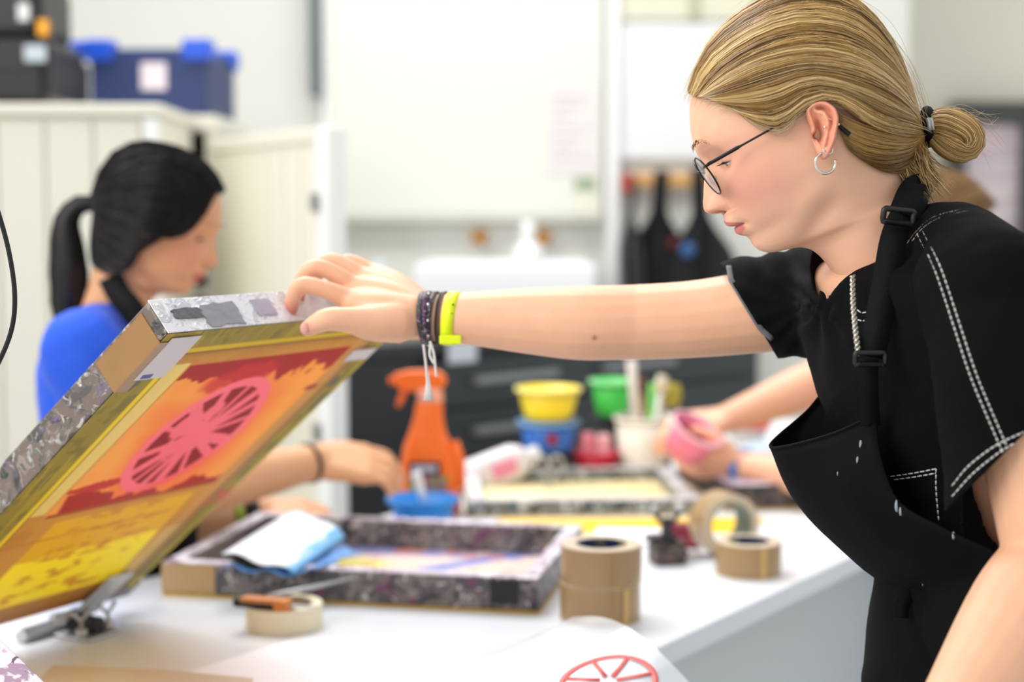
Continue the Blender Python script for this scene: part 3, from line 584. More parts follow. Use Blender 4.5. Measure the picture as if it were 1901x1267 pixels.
l00 = px(416, 1058, 2.11); l10 = px(560, 1072, 2.06); l11 = px(690, 1030, 2.22); l01 = px(560, 1000, 2.36)
patch('lower_leaf', l00, l10, l11, l01, lambda U, V: .006 * vnA.fbm(U * 9, V * 9) + .004 * np.sin(U * 14), mat('crinkled_blue_foil', (92, 150, 214), .25, var=.5, scale=50, bump=.6), wl, None)
patch('hollow_shade', px(418, 1036, 2.112), px(525, 1066, 2.09), px(560, 1030, 2.2), px(470, 1006, 2.25), lambda U, V: -.004 * np.sin(np.pi * U), mat('hollow_shade', (40, 40, 38), .6), wl, None, n=14)  # dark sheet painted in for the shade inside the fold

# tapes
def tape_roll(label, loc, r, h, core, ms, tail=None, group=None, M=None, name='tape_roll'):
    M = M or at(loc); t = thing(name, label, 'tape', M.translation, group); mo, me_, mc = ms
    MB(M).lathe([(r, .0008), (r, h - .0008)], 56).build('tape_face', mo, t, smooth=True)
    for z in (0, h): MB(M).lathe([(core, z), (r - .0008, z), (r, abs(z - .0008))], 56).build('tape_side', me_, t)
    MB(M).lathe([(core - .003, 0), (core, 0), (core, h), (core - .003, h)], 56, closed=True).build('card_core', mc, t)
    if tail is not None:
        a0 = tail; vs = []; fs = []; n = 6
        for i in range(n):
            a = a0 + i * .035
            for z in (.001, h - .001): vs.append(((r + .0012) * math.cos(a + .02 * (z > .01)), (r + .0012) * math.sin(a + .02 * (z > .01)), z))
        for i in range(n - 1): fs.append((2 * i, 2 * i + 2, 2 * i + 3, 2 * i + 1))
        MB(M).add(vs, fs).build('loose_end', mat('tape_tail', (206, 166, 104), .3), t, solid=.0006)
    return t
TB = (BROWNTAPE, TAPE_EDGE, CORE)
q = pz(1114, 1147); rr = .0515
tape_roll('lower brown parcel tape roll of the two stacked at the bench front', q, rr, .048, .033, TB, tail=-1.05)
tape_roll('upper brown parcel tape roll of the two stacked at the bench front', q + Vector((.001, 0, .0483)), rr, .048, .033, TB)
q = pz(1389, 1064); tape_roll('single brown parcel tape roll lying near the bench edge', q, .047, .047, .031, TB, tail=-1.35)
q = pz(1343, 1030); M = Matrix.Translation(q + Vector((0, 0, .048))) @ Matrix.Rotation(.35, 4, 'Z') @ Matrix.Rotation(math.pi / 2, 4, 'X') @ Matrix.Translation((0, 0, -.024))
tape_roll('brown tape roll standing on its edge behind the single roll', q, .0475, .048, .036, (BROWNTAPE, TAPE_EDGE, mat('grey_green_core', (120, 128, 110), .5)), M=M)
q = pz(528, 1163); tape_roll('cream masking tape roll with a knife lying across it', q, .048, .030, .037, (mat('masking_tape', (238, 226, 194), .55, var=.03), mat('masking_tape_side', (232, 220, 188), .6), mat('card_grey', (176, 160, 140), .7)), name='masking_tape')
q0 = px(436, 1120, 1.97); q1 = px(532, 1128, 1.95); z = TZ + .0365
kn = thing('craft_knife', 'black and orange craft knife lying across the masking tape roll', 'knife', (q0.x, q0.y, z))
d = Vector((q1.x - q0.x, q1.y - q0.y, 0)).normalized(); M = frame_mat(Vector((q0.x, q0.y, z)), d, Vector((0, 0, 1)).cross(d), Vector((0, 0, 1)))
MB(M).box(0, .075, -.009, .009, -.006, .006).build('handle', BLACKM, kn, bevel=.004)
MB(M).box(.01, .066, -.0095, .0095, .001, .0072).build('grip_inlay', mat('orange_grip', (206, 130, 70), .4), kn, bevel=.002)
MB(M).box(.055, .075, -.01, .01, -.0068, .0068).build('collar', mat('orange_collar', (214, 128, 50), .4), kn, bevel=.003)
MB(M).prism([(.075, -.006), (.1, -.006), (.112, .002), (.075, .006)], -.0006, .0006).build('blade', STEEL, kn)
q0 = px(541, 1113, 2.02); q1 = px(660, 1107, 2.06); ms_ = thing('metal_spatula', 'thin shiny metal blade lying across the masking tape roll', 'blade', (q0.x, q0.y, TZ + .036))
MB().tube([(q0.x - .03, q0.y - .02, TZ + .0345), (q0.x, q0.y, TZ + .036), (q1.x, q1.y, TZ + .045)], [.003, .0035, .002], 8).build('shaft', STEEL, ms_, smooth=True)
MB().tube([(q0.x - .05, q0.y - .03, TZ + .034), (q0.x - .03, q0.y - .02, TZ + .0345)], .0045, 8).build('grip', BLACKM, ms_, smooth=True)

# clamps by the tape rolls
ANG = math.atan2(-.20, .98)
q = pz(1238, 1046); t = thing('wing_nut_clamp', 'dark wing-nut clamp behind the brown tape rolls', 'clamp', q); MC = at(q, .25)
MB(MC).box(-.024, .024, -.02, .02, 0, .034).build('clamp_body', SPLAT_DARK, t, bevel=.004); MB(MC).box(-.032, .012, -.016, .016, .034, .042).build('top_jaw', DARKMETAL, t, bevel=.003)
MB(MC).lathe([(.0001, .068), (.0055, .068), (.0055, .052), (.009, .050), (.009, .042)], 14).build('screw', DARKMETAL, t, smooth=True)
for s in (-1, 1):
    MB(MC).tube([(0, 0, .056), (s * .012, 0, .064), (s * .019, 0, .078)], [.0045, .004, .004], 8).build('wing', DARKMETAL, t, smooth=True)
    MB(MC @ Matrix.Translation((s * .020, 0, .081))).lathe([(.0058 * math.sin(a_), .0058 * math.cos(a_)) for a_ in np.linspace(.001, 3.14, 9)], 12).build('knob', STEEL, t, smooth=True)
q = pz(1268, 1040); t = thing('metal_offcut', 'small grey metal plate lying by the wing-nut clamp', 'plate', q)
MB(at(q, .5)).box(-.035, .04, -.02, .02, 0, .006).build('plate', STEEL, t, bevel=.002); MB(at(q, .5)).lathe([(.008, .006), (.008, .014), (.0001, .014)], 12).build('stud', DARKMETAL, t)
q = pz(1296, 1018); t = thing('spring_clamp', 'dark red spring clamp beside the standing tape roll', 'clamp', q)
MB(at(q, 1.2)).prism([(-.012, 0), (.012, 0), (.008, .075), (-.004, .08)], 0, .018).build('jaw', mat('dark_red_plastic', (128, 26, 52), .4), t, bevel=.004)
MB(at(q + Vector((0, 0, .018)), 1.2)).prism([(-.01, 0), (.01, .01), (.006, .06), (-.004, .06)], 0, .02).build('jaw', mat('dark_red_plastic', (128, 26, 52), .4), t, bevel=.004)

# clear film with red print at the front
film_m = bpy.data.materials.new('clear_film'); film_m.use_nodes = True; nt = film_m.node_tree; N = nt.nodes; b = N['Principled BSDF']; b.inputs['Base Color'].default_value = (.86, .89, .95, 1); b.inputs['Roughness'].default_value = .12; b.inputs['Specular IOR Level'].default_value = .8
tr = N.new('ShaderNodeBsdfTransparent'); tr.inputs[0].default_value = (.97, .97, .99, 1); ms = N.new('ShaderNodeMixShader'); lw = N.new('ShaderNodeLayerWeight'); lw.inputs[0].default_value = .35; mr = N.new('ShaderNodeMapRange'); mr.inputs['To Min'].default_value = .32; mr.inputs['To Max'].default_value = .6
nt.links.new(lw.outputs['Facing'], mr.inputs['Value']); nt.links.new(mr.outputs['Result'], ms.inputs[0]); nt.links.new(tr.outputs[0], ms.inputs[1]); nt.links.new(b.outputs[0], ms.inputs[2]); nt.links.new(ms.outputs[0], N['Material Output'].inputs['Surface'])
f00 = pz(600, 1285, TZ + .004); f01 = px(1062, 1147, 1.80); f11 = px(1300, 1290, 1.58); f10 = pz(760, 1430, TZ + .004)
fl = thing('clear_film', 'curled clear plastic film with a red printed oval at the bench front', 'film', (f00.x, f00.y, TZ))
fo, FX = patch('film_sheet', f00, f10, f11, f01, lambda U, V: .03 * np.sin(np.pi * np.clip(U * 1.0, 0, 1)) * V - .012 * np.sin(np.pi * V) * (1 - U), film_m, fl, None, n=40, th=.0)
def film_pt(u, v):
    n = 40; a = u * (n - 1); b_ = v * (n - 1); i, j = int(min(a, n - 2)), int(min(b_, n - 2)); fa, fb = a - i, b_ - j
    return FX[j, i] * (1 - fa) * (1 - fb) + FX[j, i + 1] * fa * (1 - fb) + FX[j + 1, i] * (1 - fa) * fb + FX[j + 1, i + 1] * fa * fb
def film_near(x, y):
    best = None
    for j in range(40):
        for i in range(40):
            p = Vector(FX[j, i]) - CAMV; zc = p.dot(FW); e_ = (CXP + FPX * p.x / zc - x) ** 2 + (CYP - FPX * p.dot(UPV) / zc - y) ** 2
            if best is None or e_ < best[0]: best = (e_, i / 39, j / 39)
    return best[1:]
uc, vc = film_near(1130, 1262)
REDI = mat('red_ink', (232, 96, 88), .4)
def film_line(pts, w):
    P = [film_pt(min(max(uc + du, 0), 1), min(max(vc + dv, 0), 1)) + np.array((0, -.0006, .0012)) for du, dv in pts]
    MB().tube(P, w, 6, flat=.12, ref=(0, -.3, 1)).build('printed_line', REDI, fl, smooth=True)
film_line([(.16 * math.cos(a), .13 * math.sin(a) * 1.2) for a in np.linspace(0, 2 * math.pi, 40)], .0035)
for a in (.3, 1.2, 2.1, 2.9, 3.8, 4.7, 5.5): film_line([(.03 * math.cos(a), .03 * math.sin(a)), (.15 * math.cos(a + .1), .15 * math.sin(a + .1))], .0028)

# ------------------------------------------------------------------ bottles, tubs and pots at the far side
def tub(name, label, loc, r0, r1, h, m, cat='tub', rim=None, group=None, sq=1.0):
    t = thing(name, label, cat, loc, group)
    MB(at(loc)).lathe([(.0001, 0), (r0 * .96, 0), (r0, .003), (r1, h), (r1 - .002, h), (r0 - .002, .004), (.0001, .004)], 30).build('tub_body', m, t, smooth=True)
    MB(at(loc)).lathe([(r1 - .001, h - .008), (r1 + .005, h - .007), (r1 + .005, h), (r1 - .001, h)], 30, closed=True).build('rim', rim or m, t, smooth=True)
    return t
q = pz(785, 972)
BLT = mat('blue_tub_plastic', (44, 140, 222), .35, var=.1)
t = tub('mixing_tub', 'bright blue plastic tub in front of the orange spray bottle', q, .046, .056, .044, BLT)
sp = thing('mixing_spatula', 'clear white plastic spatula standing in the bright blue tub', 'spatula', q + Vector((0, 0, .01)))
a = q + Vector((.012, -.02, .008)); b = px(772, 878, 2.60)
MB().tube([a, (a + b) / 2, b], [.006, .007, .009], 10, flat=.35, ref=(0, -1, .1)).build('blade', WHITE, sp, smooth=True)
# spray bottle
q = pz(800, 952); OR = mat('orange_plastic', (250, 112, 30), .35, var=.05); sb = thing('spray_bottle', 'orange trigger spray bottle behind the bright blue tub', 'bottle', q)
def oval_loft(rows, M, n=28):
    vs = []; fs = []
    for z, cx, rx, ry in rows:
        for j in range(n):
            a = 2 * math.pi * j / n; c, s = math.cos(a), math.sin(a); p = .75; vs.append((cx + rx * math.copysign(abs(c) ** p, c), ry * math.copysign(abs(s) ** p, s), z))
    for i in range(len(rows) - 1):
        for j in range(n): fs.append((i * n + j, i * n + (j + 1) % n, (i + 1) * n + (j + 1) % n, (i + 1) * n + j))
    fs += [tuple(range(n))[::-1], tuple(range((len(rows) - 1) * n, len(rows) * n))]
    return MB(M).add(vs, fs)
k = q.y / FPX; M = at(q, -.1); H = (952 - 684) * k; zz = lambda y: (952 - y) * k
oval_loft([(0, 0, 54 * k, .03), (.004, 0, 57 * k, .033), (zz(880), 0, 58 * k, .034), (zz(850), 0, 55 * k, .034), (zz(825), -4 * k, 46 * k, .032), (zz(800), -6 * k, 34 * k, .028), (zz(770), -4 * k, 27 * k, .023), (zz(745), -2 * k, 25 * k, .02), (zz(738), 0, 22 * k, .018)], M).build('bottle_body', OR, sb, smooth=True)
oval_loft([(zz(742), 0, 24 * k, .02), (zz(728), 0, 24 * k, .02), (zz(716), -2 * k, 22 * k, .018)], M).build('collar', mat('pale_orange_collar', (246, 170, 140), .4), sb, smooth=True)
head = MB(M); head.prism([((x - 800) * k, zz(y)) for x, y in ((728, 700), (733, 690), (760, 684), (800, 683), (822, 688), (831, 702), (825, 716), (800, 722), (770, 724), (738, 716))], -.014, .014); head.v = [tuple(M @ Vector((p[0], p[2], p[1]))) for p in [tuple(M.inverted() @ Vector(v)) for v in head.v]]
head.build('spray_head', OR, sb, bevel=.004)
MB(M).tube([((752 - 800) * k, 0, zz(716)), ((746 - 800) * k, 0, zz(735)), ((738 - 800) * k, 0, zz(752))], [.008, .008, .006], 10, flat=.7).build('trigger', OR, sb, smooth=True)
MB(M).tube([((730 - 800) * k, 0, zz(703)), ((722 - 800) * k, 0, zz(704))], .006, 12).build('nozzle', OR, sb, smooth=True)
yl = -.0345
MB(M).box(-.032, .022, yl - .001, yl + .004, zz(876), zz(850)).build('label_panel', mat('black_label', (36, 20, 26), .4), sb, bevel=.002)
MB(M).box(-.034, .034, yl - .0008, yl + .004, zz(918), zz(876)).build('label_panel', mat_splat('flower_label', (150, 150, 70), [((176, 90, 110), .5, 2), ((110, 80, 140), .58, 2.4), ((220, 190, 60), .62, 2.2)]), sb, bevel=.002)
MB(M).box(-.026, .016, yl - .002, yl, zz(868), zz(857)).build('label_lettering', mat('label_letter', (206, 190, 190), .5), sb)
MB(M).tube([(46 * k, -.01, zz(815)), (56 * k, -.012, zz(850)), (57 * k, -.012, zz(900))], [.008, .01, .01], 12).build('side_grip', OR, sb, smooth=True)
# stacked tubs
q = pz(1018, 888); DK = mat('dark_pot', (42, 42, 50), .4)
tub('mixing_tub', 'dark pot at the bottom of the stacked tubs', q, .040, .046, .055, DK)
q2 = q + Vector((0, 0, .0552)); t = tub('mixing_tub', 'blue tub with a red dot in the middle of the stack', q2, .046, .056, .058, mat('royal_blue_tub', (52, 116, 206), .35), rim=mat('pale_blue_rim', (120, 168, 214), .4))
MB(Matrix.Translation(q2 + Vector((.006, -.0525, .028))) @ Matrix.Rotation(math.pi / 2, 4, 'X')).lathe([(.0001, .004), (.012, .003), (.012, -.004), (.0001, -.004)], 18).build('red_dot', mat('red_dot', (150, 40, 60), .5), t, smooth=True)
q3 = q2 + Vector((0, 0, .0585)); tub('mixing_tub', 'yellow tub at the top of the stack', q3, .045, .060, .064, mat('yellow_tub', (248, 222, 46), .35), rim=mat('pale_yellow_rim', (250, 236, 140), .35))
q = pz(1020, 908); t = thing('shears', 'silver scissor handles standing in front of the stacked tubs', 'scissors', q)
for s in (-1, 1):
    c = q + Vector((s * .014, 0, .045)); MB().tube([c + Vector((.012 * math.cos(a), 0, .016 * math.sin(a))) for a in np.linspace(0, 2 * math.pi, 20)], .003, 8).build('finger_loop', STEEL, t, smooth=True)
    MB().tube([c + Vector((0, 0, -.016)), q + Vector((-s * .004, 0, 0.002))], .0035, 8).build('blade', STEEL, t, smooth=True)
q = pz(1106, 886); tub('paint_pot', 'small red pot holding pink sponge pieces', q, .038, .044, .050, mat('red_pot', (206, 34, 58), .4), cat='pot')
for dx, dy, hh, c, lab in ((-.018, -.004, .088, (240, 150, 166), 'pink sponge piece standing in the red pot, left one'), (.014, .0, .084, (246, 186, 196), 'pale pink sponge piece standing in the red pot, right one')):
    o = MB(at(q + Vector((dx, dy, 0)), .4)).box(-.014, .014, -.01, .01, .012, hh).build('sponge', mat('sponge_%d' % c[1], c, .8, bump=.5), bevel=.006); tag(o, lab, 'sponge', 'sponges in the red pot')
q = pz(1198, 884); tub('brush_pot', 'cream plastic pot full of brushes and spatulas', q, .052, .058, .118, mat('cream_pot', (236, 230, 216), .45), cat='pot')
def stick(name, label, x0, y0, x1, y1, Y, r, m, tip=None, tipm=None, tl=.03, flat=1.0):
    b = px(x1, y1, Y); a = px(x0, y0, Y); t = thing(name, label, 'brush' if 'brush' in name else 'spatula', b, 'tools in the cream pot')
    MB().tube([b, (a + b) / 2, a], r, 8, flat=flat, ref=(0, 1, 0) if flat != 1 else None).build('handle', m, t, smooth=True)
    if tip:
        d = (a - b).normalized(); MB().tube([a - d * .004, a + d * tl * .5, a + d * tl], [tip, tip * 1.05, tip * .8], 10, flat=.5, ref=(0, 1, 0)).build('head', tipm, t, smooth=True)
Yp = q.y
LW = mat('pale_handle', (226, 214, 206), .5); OC = mat('ochre_bristle', (178, 164, 62), .8, bump=.6)
stick('spatula', 'pale upright plastic spatula in the cream pot', 1172, 668, 1182, 800, Yp - .01, .009, LW, flat=.3)
stick('paint_brush', 'wide ochre bristled brush leaning right out of the cream pot', 1234, 748, 1222, 810, Yp, .006, LW, .03, OC, .04)
stick('paint_brush', 'slim brush with brown handle in the cream pot', 1192, 730, 1196, 810, Yp + .01, .005, WOOD, .008, mat('brown_bristle', (110, 70, 50), .8), .03)
stick('spatula', 'green plastic spatula standing in the cream pot', 1212, 712, 1208, 810, Yp - .02, .008, mat('green_plastic', (110, 200, 90), .4), flat=.3)
stick('paint_brush', 'white handled brush with pale bristles in the cream pot', 1226, 726, 1214, 810, Yp - .03, .006, WHITE, .012, mat('pale_bristle', (216, 206, 180), .8), .03)
q = pz(1136, 890); t = tub('drinking_cup', 'bright green cup stacked on a dark pot beside the cream pot', px(1136, 772, q.y + .10), .030, .042, .072, mat('green_cup', (70, 206, 84), .35), cat='cup', rim=mat('pale_green_rim', (150, 226, 160), .35))
b = px(1136, 772, q.y + .10); tub('dark_pot', 'tall dark pot under the green cup', Vector((b.x, b.y, TZ)), .030, .034, b.z - TZ - .0005, DK, cat='pot')
# white pink carton lying tilted
q = pz(928, 908); t = thing('detergent_bottle', 'white bottle with a pink label lying tilted by the grey-edged screen', 'bottle', q)
M = at(q + Vector((-.02, .03, .028)), .25) @ Matrix.Rotation(-.32, 4, 'Y')
oval_loft([(0, 0, .03, .024), (.006, 0, .034, .027), (.1, 0, .034, .027), (.12, 0, .026, .02), (.13, 0, .014, .014)], M @ Matrix.Translation((-.05, 0, 0)) @ Matrix.Rotation(math.pi / 2, 4, 'Y')).build('bottle_body', mat('white_bottle', (242, 236, 240), .4), t, smooth=True)
MB(M).box(.0, .05, -.0288, -.024, -.014, .016).build('label_panel', mat('pink_label', (240, 150, 180), .5), t, bevel=.003)
MB(M @ Matrix.Translation((.08, 0, 0)) @ Matrix.Rotation(math.pi / 2, 4, 'Y')).lathe([(.014, 0), (.016, .002), (.016, .022), (.0001, .023)], 18).build('cap', WHITE, t, smooth=True)
# bowl and red lid held by third person: placed with that person
# hanging cable
P = [px(x, y, 1.42) for x, y in ((-60, 250), (-22, 340), (0, 405), (17, 470), (27, 540), (24, 600), (6, 655), (-30, 720), (-90, 790), (-160, 850))]
tag(MB().tube(catmull(P, 6), .0022, 8).build('hanging_cable', mat('black_cable', (14, 14, 15), .35), smooth=True), 'black cable hanging in a loop at the left edge', 'cable')

# ================================================================== people
def union_mesh(geos, voxel, smooth=4, factor=0.5, name='tmp'):
    """several closed shapes grown together into one continuous surface"""
    V = []; Fs = []
    for vs, fs in geos:
        n = len(V); V += [tuple(v) for v in vs]; Fs += [tuple(i + n for i in f) for f in fs]
    me = bpy.data.meshes.new(name); me.from_pydata(V, [], Fs); me.update()
    bm = bmesh.new(); bm.from_mesh(me); bmesh.ops.recalc_face_normals(bm, faces=bm.faces); bm.to_mesh(me); bm.free()
    o = bpy.data.objects.new(name, me); COL.objects.link(o)
    r = o.modifiers.new('r', 'REMESH'); r.mode = 'VOXEL'; r.voxel_size = voxel
    s = o.modifiers.new('s', 'SMOOTH'); s.factor = factor; s.iterations = smooth
    dg = bpy.context.evaluated_depsgraph_get(); out = bpy.data.meshes.new_from_object(o.evaluated_get(dg))
    bpy.data.objects.remove(o); bpy.data.meshes.remove(me); return out
def mesh_np(me):
    v = np.empty(len(me.vertices) * 3); me.vertices.foreach_get('co', v); return v.reshape(-1, 3)
def mesh_faces(me): return [tuple(p.vertices) for p in me.polygons]
def limb(pts, rad, n=18, flat=None, ref=None, k=6):
    """tapering limb: px/depth control points already in world space"""
    Q = [np.concatenate([np.array(p, float), [r]]) for p, r in zip(pts, rad)]
    if flat is not None: Q = [np.concatenate([q, [f]]) for q, f in zip(Q, flat)]
    C = catmull(Q, k); P = [c[:3] for c in C]; R = [c[3] for c in C]
    # rounded ends
    d0 = (P[0] - P[1]); d0 /= np.linalg.norm(d0); d1 = (P[-1] - P[-2]); d1 /= np.linalg.norm(d1)
    fl = [c[4] for c in C] if flat is not None else None
    for a, rr in ((.5, .86), (.8, .6), (.97, .24)):
        P = [P[0] + d0 * 0] + P if False else P
    P2 = [P[0] + d0 * R[0] * a for a in (.97, .8, .5)] + P + [P[-1] + d1 * R[-1] * a for a in (.5, .8, .97)]
    R2 = [R[0] * a for a in (.24, .6, .86)] + R + [R[-1] * a for a in (.86, .6, .24)]
    F2 = None if fl is None else [fl[0]] * 3 + fl + [fl[-1]] * 3
    return tube_geo(P2, R2, n, True, F2, ref)
def section_loft(secs, A, Fd, n=40, k=5, p=0.9):
    """secs: (centre, half width along A, half depth along Fd)"""
    Q = catmull([np.concatenate([np.array(c, float), [a, b]]) for c, a, b in secs], k); A = np.array(A, float); Fd = np.array(Fd, float); vs = []; fs = []
    for q in Q:
        for j in range(n):
            t = 2 * math.pi * j / n; c, s = math.cos(t), math.sin(t); vs.append(tuple(q[:3] + A * q[3] * math.copysign(abs(c) ** p, c) + Fd * q[4] * math.copysign(abs(s) ** p, s)))
    for i in range(len(Q) - 1):
        for j in range(n): fs.append((i * n + j, i * n + (j + 1) % n, (i + 1) * n + (j + 1) % n, (i + 1) * n + j))
    fs += [tuple(range(n))[::-1], tuple(range((len(Q) - 1) * n, len(Q) * n))]
    return vs, fs
def relaxed_hand(W, d, back, thumb, s=1.0, curl=0.6, spread=1.0):
    """W wrist, d pointing direction, back: normal of the back of the hand, thumb: side the thumb is on"""
    W = np.array(W, float); d = np.array(d, float); d /= np.linalg.norm(d); back = np.array(back, float); back -= d * (back @ d); back /= np.linalg.norm(back); side = np.cross(d, back); 
    if side @ np.array(thumb, float) < 0: side = -side
    G = []; L = .085 * s
    for i, (o, ln, rr) in enumerate(((.030, .072, .0085), (.010, .080, .0088), (-.010, .074, .0083), (-.028, .058, .0072))):
        m = W + d * L * (1 - .05 * abs(i - 1)) + side * o * s
        G.append(limb([W + side * o * .5 * s, (W + m) / 2 + side * o * .2 * s, m], [.018 * s, .0155 * s, .0125 * s]))
        a = 0; p = m; P = [m - d * .01 * s, m]; R = [.0115 * s, rr * 1.12 * s]
        for f, c in ((.44, .35), (.31, .9), (.25, .7)):
            a += c * curl; v = d * math.cos(a) - back * math.sin(a) + side * o * spread * 2; v /= np.linalg.norm(v); p = p + v * ln * f * s; P.append(p); R.append(rr * (1.0 if f > .3 else .85) * s)
        G.append(limb(P, R, 12))
    b0 = W + d * .018 * s + side * .02 * s; b1 = W + d * .05 * s + side * .045 * s - back * .012 * s; b2 = b1 + (d * .8 + side * .25 - back * .35 * curl) * .032 * s; b3 = b2 + (d * .9 - side * .1 * curl - back * .35 * curl) * .026 * s
    G.append(limb([b0, b1, b2, b3], [.017 * s, .0135 * s, .0105 * s, .0085 * s], 14)); return G
# ------------------------------------------------------------------ heads
def interp(x, xs, ys):
    """smooth monotone-ish interpolation"""
    xs = np.array(xs, float); ys = np.array(ys, float); o = np.argsort(xs); xs, ys = xs[o], ys[o]; x = np.asarray(x, float)
    m = np.zeros_like(ys); dlt = np.diff(ys) / np.diff(xs); m[1:-1] = np.where(dlt[:-1] * dlt[1:] > 0, 2 * dlt[:-1] * dlt[1:] / (dlt[:-1] + dlt[1:] + 1e-12), 0); m[0] = dlt[0]; m[-1] = dlt[-1]
    i = np.clip(np.searchsorted(xs, x) - 1, 0, len(xs) - 2); h = xs[i + 1] - xs[i]; t = np.clip((x - xs[i]) / h, 0, 1)
    return (2 * t ** 3 - 3 * t ** 2 + 1) * ys[i] + (t ** 3 - 2 * t ** 2 + t) * h * m[i] + (-2 * t ** 3 + 3 * t ** 2) * ys[i + 1] + (t ** 3 - t ** 2) * h * m[i + 1]
def gauss(x, s): return np.exp(-(x / s) ** 2)
# sagittal outline in the head frame (u up, f forward), metres; measured from ear-canal level
PROF = [(.112, .000), (.110, .026), (.103, .046), (.089, .064), (.075, .0755), (.060, .0825), (.050, .0860), (.040, .0882), (.031, .0892), (.022, .0880), (.014, .0885), (.004, .0940), (-.006, .0990), (-.014, .1030), (-.019, .1042), (-.0235, .1020), (-.0262, .0970), (-.0278, .0920), (-.0305, .0908), (-.033, .0912), (-.0365, .0925), (-.0400, .0915), (-.0427, .0885), (-.0440, .0865), (-.0455, .0870), (-.0490, .0872), (-.0530, .0840), (-.0565, .0795), (-.0600, .0782), (-.0660, .0775), (-.0720, .0745), (-.0770, .0690), (-.0800, .0610), (-.0820, .0520), (-.0850, .0410), (-.0920, .0320), (-.1040, .0265), (-.125, .0225), (-.150, .0200), (-.200, .0220)]
BASEP = [(.112, .000), (.110, .026), (.103, .046), (.089, .064), (.075, .0755), (.060, .0825), (.050, .0860), (.040, .0878), (.031, .0878), (.022, .0860), (.010, .0850), (-.005, .0858), (-.020, .0868), (-.033, .0872), (-.044, .0855), (-.056, .0795), (-.066, .0770), (-.072, .0745), (-.0770, .0690), (-.0800, .0610), (-.0820, .0520), (-.0850, .0410), (-.0920, .0320), (-.1040, .0265), (-.125, .0225), (-.150, .0200), (-.200, .0220)]
BACKP = [(.112, -.010), (.110, -.038), (.100, -.064), (.082, -.082), (.06, -.091), (.03, -.092), (0, -.086), (-.03, -.078), (-.055, -.072), (-.08, -.069), (-.11, -.066), (-.15, -.066), (-.2, -.068)]
WIDP = [(.112, .004), (.110, .025), (.101, .042), (.086, .054), (.07, .061), (.055, .065), (.04, .067), (.02, .0675), (0, .0668), (-.02, .0645), (-.035, .0605), (-.05, .056), (-.065, .0515), (-.08, .0485), (-.1, .0475), (-.125, .048), (-.15, .051), (-.2, .064)]
PEXP = [(.112, 1.0), (.09, .95), (.06, .86), (.04, .78), (.02, .72), (-.02, .78), (-.045, .86), (-.06, 1.0), (-.072, 1.15), (-.082, 1.25), (-.1, 1.0), (-.2, 1.0)]
